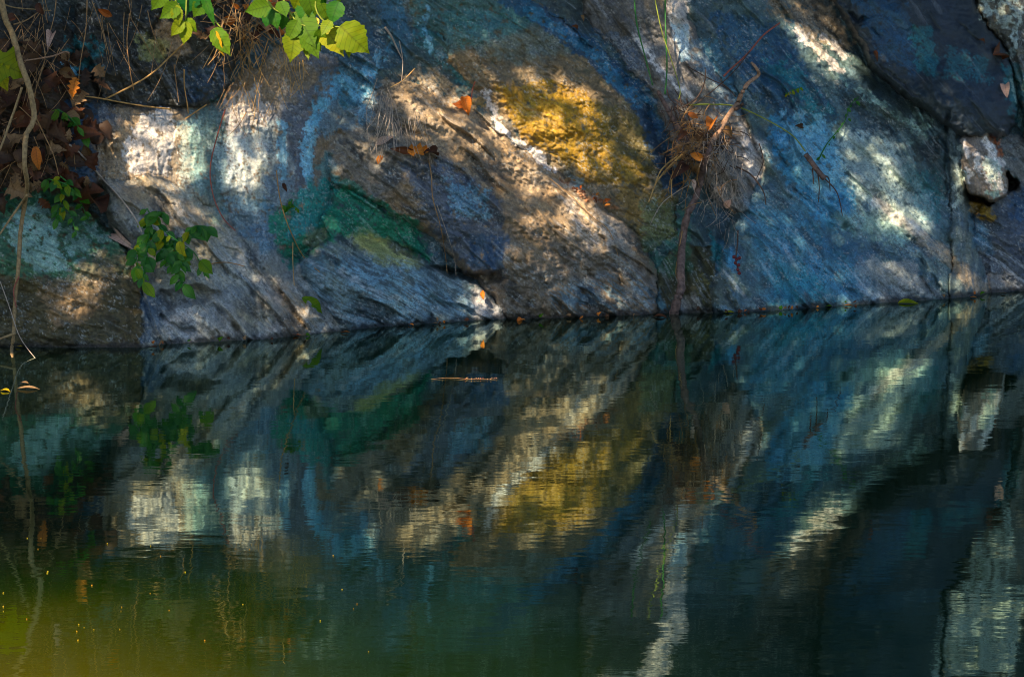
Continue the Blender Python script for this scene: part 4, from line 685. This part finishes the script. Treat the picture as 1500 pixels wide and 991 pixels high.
NL = [('gold dead leaf lying on top of the debris nest', (1008, 166), (1028, 175), 'dead_orange', 'round', .8), ('orange leaf pair low in the middle of the debris nest', (1012, 226), (1040, 236), 'dead_orange', 'dead', .8), ('pointed rust leaf hanging left below the debris nest', (1006, 238), (984, 260), 'dead_rust', 'dead2', 1.4), ('tan leaf against the root under the debris nest', (1024, 240), (1014, 262), 'dead_tan', 'dead', .9),
      ('tan curled leaf at the right end of the debris nest', (1060, 186), (1076, 204), 'dead_tan', 'dead', 1.1), ('pinkish brown leaf caught in the rootlets below the debris nest', (1062, 304), (1072, 290), 'dead_pink', 'round', .9), ('pale leaf scrap hanging beside the trunk under the debris nest', (1014, 262), (1020, 284), 'dead_pink', 'dead2', 1.0), ('brown leaf in the heart of the debris nest', (1030, 192), (1018, 208), 'dead', 'dead', 1.1), ('orange leaf scrap near the upper limb of the leaning root', (1046, 176), (1034, 186), 'dead_orange', 'dead', .9), ('dark brown leaf on the left of the debris nest', (1002, 190), (994, 206), 'dead_rust', 'dead2', 1.4)]
for lab, a, b, m, shp, w in NL: tag(leaf('dead_leaf', shp, m, surf(*a, .15), surf(*a, .16).lerp(surf(*b, .16), .75), w * .8), lab, 'leaf')
for lab, pts, w0, w1, m, o in [('green stem hanging from above at the left of the three', [(928, -30), (932, 30), (944, 80), (956, 125)], 2.6, 2, 'stem', .06), ('dark green stem hanging from above in the middle of the three', [(974, -30), (975, 40), (977, 100), (974, 138)], 2.6, 2.2, 'stem', .06), ('yellowish stem hanging from above at the right of the three', [(954, -30), (968, 40), (984, 90), (996, 130), (994, 146)], 1.8, 1.4, 'stemy', .06),
                              ('green creeper stem arching right from the leaning root', [(1006, 154), (1040, 153), (1078, 156), (1120, 174), (1160, 198), (1180, 222)], 2.4, 2, 'stemy', .08), ('dark bare twig rising from the debris nest', [(1000, 158), (1022, 142), (1032, 120), (1034, 102)], 2.4, 1.6, 'twigdark', .08), ('dark twig crossing above the debris nest', [(1008, 98), (1040, 116), (1062, 126), (1078, 142)], 1.6, 1.4, 'twigdark', .06), ('dark forked twig right of the debris nest', [(1078, 244), (1100, 256), (1118, 280), (1122, 300)], 3, 1.6, 'twigdark', .05), ('slender dark twig on the white patch right of the nest', [(1112, 210), (1118, 236), (1108, 262)], 1.8, 1.4, 'twigdark', .04), ('thin branching twig between the red twig and the leaning root', [(1098, 76), (1076, 104), (1050, 128), (1020, 152)], 1.6, 1.4, 'twigdark', .06)]:
    one('stem', lab, pts, w0, w1, m, o, 'stem')
e = empty('seed_cluster', surf(1080, 370, .04), 'dark red dried seed cluster hanging right of the leaning root', 'seeds')
vpart('stalk', [(1081, 338, .04), (1080, 360, .05), (1078, 380, .05), (1082, 396, .05)], 2.5, 2, 'twigdark', e)
def pebble(r0, seed, sub=1):
    r = random.Random(seed); V, Fc = [], []
    for i in range(5):
        for j in range(6):
            th, ph = math.pi * (i + .5) / 5, 2 * math.pi * j / 6; k = r0 * r.uniform(.8, 1.2); V.append(Vector((k * math.sin(th) * math.cos(ph), k * math.sin(th) * math.sin(ph), k * math.cos(th))))
    for i in range(4):
        for j in range(6): Fc.append((i * 6 + j, i * 6 + (j + 1) % 6, (i + 1) * 6 + (j + 1) % 6, (i + 1) * 6 + j))
    Fc += [tuple(range(6))[::-1], tuple(24 + j for j in range(6))]; return V, Fc
for k, (x, y) in enumerate([(1075, 376), (1079, 380), (1083, 378), (1077, 385), (1082, 388), (1081, 395), (1083, 400)]):
    o = mesh_obj('seed', *pebble(.0055, k), MT['berry'], e); o.location = surf(x, y, .06) - e.location
e = empty('root_stub', surf(1195, 245, .02), 'short broken root stub with rootlets on the right slab', 'root')
vpart('stub', [(1180, 226, .04), (1188, 236, .05), (1198, 250, .04), (1208, 262, .03)], 8, 9, 'root', e)
for p_ in ([(1198, 252), (1200, 275), (1199, 296)], [(1204, 258), (1226, 282), (1234, 316)], [(1190, 246), (1192, 270)], [(1206, 256), (1214, 262), (1216, 280)]): vpart('rootlet', [(a, b, .03) for a, b in p_], 2.4, 1.4, 'twigdark', e, sides=5)

# ------------------------------------------------------------------ dry grass draped over the rim, rootlets on the rock
def tuft(name, label, spec, m, seed):
    r = random.Random(seed); geos = []; base = surf(spec[0][0], spec[0][1], 0)
    for (cx, cy, sx, sy, n, L, d0, d1, w) in spec:
        for k in range(n):
            x, y = r.gauss(cx, sx), r.gauss(cy, sy); a = math.radians(r.uniform(d0, d1)); l = L * r.uniform(.4, 1.2); bend = r.uniform(-.3, .5); o = r.uniform(.01, .07); pts = []
            for s in range(4):
                pts.append(surf(x, y, o) - base); x += math.cos(a) * l / 3; y += math.sin(a) * l / 3; a += bend * .4
            geos.append(tube_geo(pts, w * PXM / 2 * r.uniform(.6, 1.3), w * PXM / 2 * .5, 4, 3))
    o = mesh_obj(name, *join(geos), MT[m]); o.location = base; return tag(o, label, 'grass', kind='stuff')
tuft('dry_grass', 'dry straw grass draped over the rim under the hanging leaves', [(365, 30, 34, 26, 46, 60, 30, 140, 1.4), (392, 90, 30, 26, 30, 50, 50, 130, 1.3), (432, 95, 8, 10, 6, 50, 60, 90, 1.6)], 'reed', 3)
tuft('dry_grass', 'brown dead grass hanging thickly over the rim at the upper left', [(350, 20, 38, 22, 70, 55, 10, 170, 1.5), (350, 100, 20, 26, 22, 50, 60, 120, 1.3), (180, 20, 40, 30, 22, 80, 60, 110, 1.2)], 'twig', 4)
tuft('rootlets', 'grey rootlets trailing from the ledge left of the orange leaves', [(565, 150, 12, 14, 26, 60, 50, 110, 1.3), (590, 170, 16, 12, 14, 70, 60, 100, 1.2)], 'fibre', 5)
tuft('rootlets', 'fine brown fibres in the left corner soil', [(50, 60, 30, 40, 50, 60, 40, 130, 1.3), (30, 200, 25, 40, 30, 60, 30, 150, 1.3)], 'twig', 6)

# ------------------------------------------------------------------ dead leaves
LG = 'brown dead leaves littering the soil bank at the left'; r = random.Random(31)
COLOUR = {'dead': 'dark brown', 'dead_rust': 'reddish brown', 'dead_tan': 'tan', 'dead_orange': 'orange', 'leaf': 'green'}
FORM = {'dead': 'cupped oval', 'dead2': 'narrow curled', 'oak': 'wavy edged', 'deadlobed': 'pointed lobed'}
def litter(where, group, n, pick, sizes, mats):
    for k in range(n):
        x, y = pick(); L = r.uniform(*sizes) * PXM; b = surf(x, y, r.uniform(.01, .05)); a = r.uniform(0, 2 * math.pi)
        t = b + Vector((math.cos(a) * L, -r.uniform(-.3, .5) * L, math.sin(a) * L * .8)); shp, m = r.choice(list(FORM)), r.choice(mats)
        o = leaf('dead_leaf' if m != 'leaf' else 'leaf_scrap', shp, m, b, t, r.uniform(.8, 1.3), (r.uniform(-.6, .6), -1, r.uniform(.1, 1.0)))
        tag(o, f'{COLOUR[m]} {FORM[shp]} leaf {where(x, y)}', 'leaf', group)
def bank_where(x, y):
    return ('in the upper' if y < 150 else 'in the middle' if y < 220 else 'in the lower') + ' litter ' + ('left of the woody vine' if x < 38 else 'just right of the woody vine' if x < 88 else 'at the right edge of the bank')
def rim_where(x, y): return 'on the rim ' + ('left of' if x < 345 else 'behind' if x < 400 else 'under') + ' the large hanging leaf cluster'
def shore_where(x, y):
    return 'stranded at the waterline ' + ('of the grey ramp' if x < 440 else 'of the blue grey slab' if x < 745 else 'of the brown ridge' if x < 945 else 'near the leaning root' if x < 1085 else 'of the wide blue slab' if x < 1300 else 'near the right edge')
def bank_pick():
    while True:
        x, y = r.uniform(-25, 142), r.uniform(70, 300)
        if y > 130 or r.random() < .5: return x, y
litter(bank_where, LG, 125, bank_pick, (16, 36), ['dead', 'dead', 'dead_rust', 'dead_rust', 'dead_tan', 'dead'])
litter(rim_where, 'dead leaves on the rim at the top', 46, lambda: (r.uniform(300, 440), r.uniform(-20, 62)), (12, 24), ['dead', 'dead_rust', 'dead_tan', 'dead_orange'])
SINGLE = [('large rust red leaf standing in the upper litter at left', (66, 116), (92, 132), 'dead_rust', 'deadlobed', 1.0, .08), ('ochre oak leaf hanging at the right edge of the litter', (112, 112), (104, 142), 'dead_orange', 'oak', 1.2, .06), ('upright tan orange leaf in the middle of the litter', (52, 214), (56, 248), 'dead_orange', 'dead2', 1.1, .08), ('dark red leaf hanging at the lower right corner of the litter', (124, 278), (152, 304), 'dead_rust', 'dead', .9, .07), ('curled brown leaf hanging from the twig in the top left corner', (56, 4), (62, 22), 'dead_rust', 'dead', .9, .14), ('small pinkish leaf on the dark rock near the top left', (78, 46), (70, 60), 'dead_pink', 'dead2', 1.2, .04), ('rust leaf in the crook of the woody vine at top left', (22, 24), (8, 30), 'dead_rust', 'dead', 1.0, .22), ('orange curled leaf on the dark overhang near the top', (144, 14), (168, 26), 'dead_orange', 'dead2', .9, .05),
  ('brown leaf caught on the short stalk under the hanging leaves', (296, 52), (282, 46), 'dead', 'dead2', 1.1, .1), ('pale pink oblong leaf flat on the rock above the green hollow', (550, 212), (576, 198), 'dead_pink', 'dead2', .85, .015), ('orange brown lobed leaf on the rock right of the pale pink leaf', (596, 222), (634, 218), 'dead_orange', 'deadlobed', .6, .03), ('long rust leaf joined to the left of the orange lobed leaf', (606, 222), (575, 218), 'dead_rust', 'dead2', .8, .025), ('rust leaf tip pointing right beyond the orange lobed leaf', (622, 222), (650, 224), 'dead_rust', 'dead2', .8, .025), ('small orange leaf below the pale pink leaf', (560, 228), (552, 240), 'dead_orange', 'dead', .9, .02), ('bright orange leaf perched on the crest beside the white streak', (690, 156), (668, 152), 'dead_orange', 'deadlobed', 1.0, .03), ('second orange leaf folded on the crest beside the white streak', (680, 140), (686, 164), 'dead_orange', 'dead', .9, .035),
  ('tan leaf stuck on the lip of the dark overhanging slab', (1472, 122), (1474, 138), 'dead_pink', 'dead', .9, .03), ('small rust leaf in the crack of the upper right corner', (1458, 78), (1470, 80), 'dead_rust', 'dead', .9, .03), ('small orange leaf high in the upper right corner', (1436, 58), (1446, 62), 'dead_rust', 'dead2', .9, .03), ('small rust leaf on the blue slab under the overhang', (1280, 74), (1286, 86), 'dead_rust', 'dead2', 1.0, .02), ('small red leaf on the blue band above the ochre hollow', (838, 38), (850, 44), 'dead_rust', 'dead2', 1.0, .02), ('small brown leaf on the lichened slab left of the creeper', (1166, 184), (1182, 185), 'dead', 'dead2', .9, .02), ('slim rust leaf upright on the pale slab tip at the waterline', (708, 438), (706, 422), 'dead_orange', 'dead2', .9, .03), ('pale leaf wedged between the boulder and the ramp', (166, 338), (184, 358), 'dead_pink', 'dead2', .8, .04), ('small brown leaf hanging above the green sprout on the pale wall', (414, 268), (420, 280), 'dead_rust', 'dead2', 1, .02), ('curled grey leaf bit on the twig over the dark band', (851, 22), (856, 30), 'dead_tan', 'dead2', 1.2, .03)]
for lab, a, b, m, shp, w, off in SINGLE: tag(leaf('dead_leaf', shp, m, surf(*a, off), surf(*b, off + .01), w * .85), lab, 'leaf')
litter(lambda x, y: 'scrap in the ' + ('upper' if x < 852 else 'middle' if x < 875 else 'lower') + ' crease below the white streak', 'leaf scraps in the crease under the ochre hollow', 16, lambda: (lambda t: (830 + 66 * t + r.uniform(-6, 6), 262 + 40 * t + r.uniform(-5, 8)))(r.random()), (6, 11), ['dead_orange', 'dead_rust', 'dead_tan'])
litter(shore_where, 'leaf scraps stranded along the waterline', 40, lambda: (lambda x: (x, float(np.interp(x, wlx, wly)) - r.uniform(-1, 4)))(r.uniform(220, 1500)), (4, 9), ['dead', 'dead_rust', 'dead_tan', 'dead_orange', 'leaf'])
g = leaf('fallen_leaf', 'ellip', 'leaf_lit', surf(443, 435, .02), surf(476, 459, .03), .9, (.3, -1, .5)); tag(g, 'bright green leaf fallen on the rock just above the water', 'leaf')

# things afloat
FL = [('orange leaf floating at the foot of the ramp', 430, 490, 24, 'dead_orange'), ('yellow orange leaf floating right of the ramp', 506, 486, 14, 'dead_orange'), ('small orange leaf floating under the blue slab', 602, 475, 8, 'dead_orange'), ('tiny tan leaf floating near the blue slab tip', 637, 473, 7, 'dead_tan'), ('red leaf floating left of the boulder corner', 224, 508, 12, 'dead_rust'), ('orange leaf floating beside the dark crevice', 765, 468, 9, 'dead_orange'), ('orange leaf floating at the foot of the leaning root', 968, 463, 22, 'dead_rust'), ('green leaf floating right of the leaning root', 1068, 457, 16, 'leaf_lit'), ('long green leaf floating under the right slab', 1332, 443, 34, 'leaf_lit'), ('orange leaf floating under the right slab', 1243, 447, 14, 'dead_orange'), ('green leaf floating left of the orange one under the right slab', 1214, 448, 10, 'leaf'), ('red orange leaf floating near the right rib', 1426, 435, 10, 'dead_orange'), ('pale leaf floating by the right outcrop', 1470, 429, 9, 'dead_tan'), ('pale green leaf floating beside the woody vine', 42, 568, 34, 'dead_tan'), ('small pale leaf floating just above the one beside the vine', 36, 560, 12, 'dead_tan'), ('tiny yellow leaf floating at the vine foot', 8, 571, 14, 'leaf_gold'), ('tiny pale leaf floating off the boulder at far left', 28, 507, 10, 'leaf_gold')]
for lab, x, y, L, m in FL:
    a = on_water(x - L / 2, y, .003); b = on_water(x + L / 2, y - .5 - L * .02, .006)
    tag(leaf('floating_leaf', 'ellip', m, a, b, 1.3, (random.uniform(-.1, .1), random.uniform(-.2, .1), 1)), lab, 'leaf')
e = empty('floating_twig', on_water(685, 554, 0), 'orange string of seeds floating on the dark water', 'twig')
mesh_obj('stalk', *tube_geo([on_water(x, y, .002) - e.location for x, y in ((632, 555), (660, 553), (690, 555), (730, 554))], .0005, .0004, 5, 4), MT['twig'], e)
for k in range(22):
    o = mesh_obj('seed', *pebble(.0016 * random.uniform(.5, 1), k), MT['twig' if k % 4 else 'redtwig'], e); x = 632 + 98 * ((k + random.random()) / 22); x = x if random.random() < .3 else 680 + (x - 632) * .5
    o.location = on_water(x, 554 + random.uniform(-1.2, 1.2), .003) - e.location
for k in range(34):
    x, y = random.choice([(random.gauss(110, 90), random.gauss(860, 40)), (random.uniform(20, 700), random.uniform(780, 960))])
    o = mesh_obj('pollen_fleck', *pebble(.0015 * random.uniform(.6, 1.2), k), MT['leaf_gold']); o.location = on_water(max(5, x), min(985, y), .001)
    tag(o, 'tiny yellow fleck floating on the green shallows', 'fleck', 'yellow flecks afloat on the shallows')

# ------------------------------------------------------------------ unseen tree added over the pond, crown gaps cut to place the sun flecks
LIT = [  # sunlit openings on the rock: outline, feather px, how much sun comes through
 ([(140, 215), (178, 176), (200, 172), (232, 158), (262, 168), (300, 190), (300, 262), (240, 272), (170, 262)], 12, 1.0), ([(330, 130), (380, 120), (412, 130), (405, 200), (385, 280), (350, 300), (330, 240)], 14, .9),
 ([(575, 110), (640, 104), (690, 150), (720, 185), (800, 245), (870, 300), (925, 350), (905, 375), (850, 345), (780, 320), (730, 270), (680, 225), (600, 190)], 16, .75), ([(690, 125), (800, 100), (880, 130), (915, 190), (890, 235), (820, 245), (760, 215)], 28, .8), ([(880, 200), (950, 210), (950, 262), (870, 262)], 16, .5), ([(705, 140), (735, 160), (815, 248), (800, 262), (712, 190)], 8, 1.4),
 ([(880, -300), (935, -300), (1008, -60), (1012, 60), (985, 70), (968, -60)], 8, 1.0), ([(925, 40), (985, 20), (1060, 110), (1085, 180), (1040, 190), (990, 130)], 14, .65), ([(1140, 0), (1190, 10), (1245, 70), (1255, 112), (1215, 118), (1150, 60)], 14, 1.3), ([(1082, 170), (1122, 195), (1120, 262), (1092, 262)], 10, .8),
 ([(1220, 190), (1300, 195), (1360, 250), (1370, 345), (1280, 355), (1225, 290)], 26, .42), ([(990, 150), (1080, 150), (1120, 230), (1130, 300), (1080, 330), (1010, 260)], 20, .5), ([(1360, 340), (1430, 360), (1445, 432), (1380, 436)], 16, .6), ([(1395, 200), (1416, 210), (1416, 300), (1398, 300)], 8, .3), ([(1100, 260), (1200, 300), (1300, 380), (1330, 440), (1150, 450)], 40, .2), ([(470, 130), (560, 110), (640, 200), (600, 300), (500, 270)], 30, .25), ([(740, 300), (900, 340), (935, 450), (780, 460)], 30, .42), ([(230, 420), (330, 430), (380, 500), (230, 505)], 20, .3), ([(1260, 300), (1300, 295), (1352, 345), (1300, 345)], 12, .9), ([(1400, 190), (1480, 190), (1480, 300), (1440, 330), (1410, 290)], 10, 1.0), ([(1365, 350), (1420, 360), (1445, 430), (1400, 435)], 14, .6), ([(1450, 395), (1500, 400), (1500, 432), (1440, 432)], 10, .45),
 ([(80, 450), (150, 360), (172, 362), (108, 475)], 8, 1.0), ([(128, 445), (186, 370), (196, 378), (140, 465)], 6, .8), ([(200, 262), (300, 280), (340, 320), (300, 345), (220, 310)], 18, .4), ([(380, 395), (430, 420), (450, 490), (405, 492)], 14, .6), ([(300, 350), (370, 380), (400, 470), (330, 440)], 24, .3), ([(694, 412), (720, 432), (748, 472), (690, 472), (688, 420)], 7, 1.4), ([(770, 330), (880, 370), (935, 455), (800, 455), (740, 380)], 28, .3), ([(225, 22), (285, 25), (290, 80), (205, 85)], 12, .6), ([(330, -30), (470, -30), (460, 110), (400, 130), (350, 60)], 22, .55), ([(500, 200), (560, 130), (600, 200), (560, 250)], 30, .25), ([(1090, 330), (1130, 400), (1130, 450), (1080, 450)], 20, .2), ([(1290, 385), (1360, 400), (1370, 440), (1280, 440)], 18, .35), ([(1405, -30), (1500, -30), (1500, 60), (1450, 40)], 20, .35), ([(1380, -260), (1560, -260), (1540, -60), (1400, -60)], 24, .7), ([(1480, 200), (1510, 200), (1510, 260), (1485, 255)], 10, .4), ([(860, -260), (950, -260), (930, -130), (870, -130)], 20, .6), ([(640, 60), (760, 80), (820, 120), (700, 130)], 20, .25), ([(-20, 60), (40, 70), (50, 130), (-20, 130)], 16, .35), ([(20, 190), (70, 200), (70, 250), (30, 250)], 24, .12), ([(200, 300), (310, 310), (310, 420), (200, 420)], 24, .3)]
def shade_tree():
    st = 3; sx, sy = X[::st, ::st], Yp[::st, ::st]; m = np.zeros(sx.shape, F32)
    jx, jy = sx + 16 * fbm(sx / 24, sy / 30, 3, .65, seed=61), sy + 16 * fbm(sx / 24, sy / 30, 3, .65, seed=62)
    for poly, f, a in LIT: m = np.maximum(m, a * sstep(-f, f * .6, poly_sd(jx, jy, poly)))
    dn = fbm(sx / 24, sy / 30, 3, .6, seed=66); m = sstep(-.16, .16, dn + 1.15 * (m - .46)) * sstep(.02, .15, m) * np.clip(.5 + .8 * m, 0, 1)   # partial sun comes as separate flecks
    s = np.array(SUN); ZC = 2.7
    p = np.stack([PX[::st, ::st], PY[::st, ::st], PZ[::st, ::st]], -1).reshape(-1, 3); t = (ZC - p[:, 2]) / s[2]
    Q = p[:, :2] + t[:, None] * s[:2]; ok = (p[:, 2] > -.05) & (p[:, 2] < 2.6); Q = Q[ok]; mm = m.reshape(-1)[ok]
    cell = .015; x0, y0 = Q[:, 0].min(), Q[:, 1].min(); ix = ((Q[:, 0] - x0) / cell).astype(int); iy = ((Q[:, 1] - y0) / cell).astype(int)
    W, Hh = ix.max() + 1, iy.max() + 1; cnt = np.zeros((W, Hh)); acc = np.zeros((W, Hh)); np.add.at(cnt, (ix, iy), 1); np.add.at(acc, (ix, iy), mm)
    has = cnt > 0; lit = np.where(has, acc / np.maximum(cnt, 1), 0)
    near = has.copy()
    for _ in range(6):
        near[1:] |= near[:-1]; near[:-1] |= near[1:]; near[:, 1:] |= near[:, :-1]; near[:, :-1] |= near[:, 1:]
    n = int(W * Hh * cell * cell / .00085 * 4.2)
    a, b = rng.random(n) * W, rng.random(n) * Hh; ia, ib = a.astype(int), b.astype(int)
    keep = near[ia, ib] & (rng.random(n) > lit[ia, ib] ** .55); a, b = a[keep], b[keep]; n = len(a)
    d = rng.uniform(-.15, .8, n); C0 = np.stack([x0 + a * cell, y0 + b * cell, np.full(n, ZC)], -1) + d[:, None] * s[None]
    L = rng.uniform(.018, .030, n); th = rng.random(n) * 2 * np.pi
    e1 = np.cross(s, [0, 0, 1]); e1 /= np.linalg.norm(e1); e2 = np.cross(s, e1)
    u = np.cos(th)[:, None] * e1 + np.sin(th)[:, None] * e2 + rng.uniform(-.4, .4, n)[:, None] * s; w = -np.sin(th)[:, None] * e1 + np.cos(th)[:, None] * e2 + rng.uniform(-.4, .4, n)[:, None] * s
    V = np.stack([C0 + u * L[:, None], C0 + w * (L * .6)[:, None], C0 - u * L[:, None], C0 - w * (L * .6)[:, None]], 1).reshape(-1, 3)
    e = empty('shade_tree', (-6.8, 7.5, .15), 'leafy tree leaning over the pond from the left bank and shading the cliff', 'tree')
    me = big_mesh('crown', V - np.array(e.location), np.arange(len(V)).reshape(-1, 4), MT['crown']); o = bpy.data.objects.new('crown', me); link(o, e)
    top = Vector((-5.6, 8.4, 4.4)); B = Vector(e.location)
    mesh_obj('trunk', *tube_geo([Vector((0, 0, -.3)), Vector((.1, .1, 1.2)), Vector((.5, .4, 2.8)), top - B], .16, .09, 10, 6, .04), MT['bark'], e)
    for k in range(7):
        tx = -4.2 + k * 1.0; ty = 10.0 + .4 * (k % 3) + M_ * (tx + 1); mid = Vector((-3.6, 9.0, 4.6)).lerp(Vector((tx, ty, 3.6)), .35)
        mesh_obj('limb', *tube_geo([top - B, mid - B, Vector((tx, ty, 3.3)) - B], .05, .012, 6, 6, .05), MT['bark'], e)
    return n
print('canopy leaves', shade_tree())
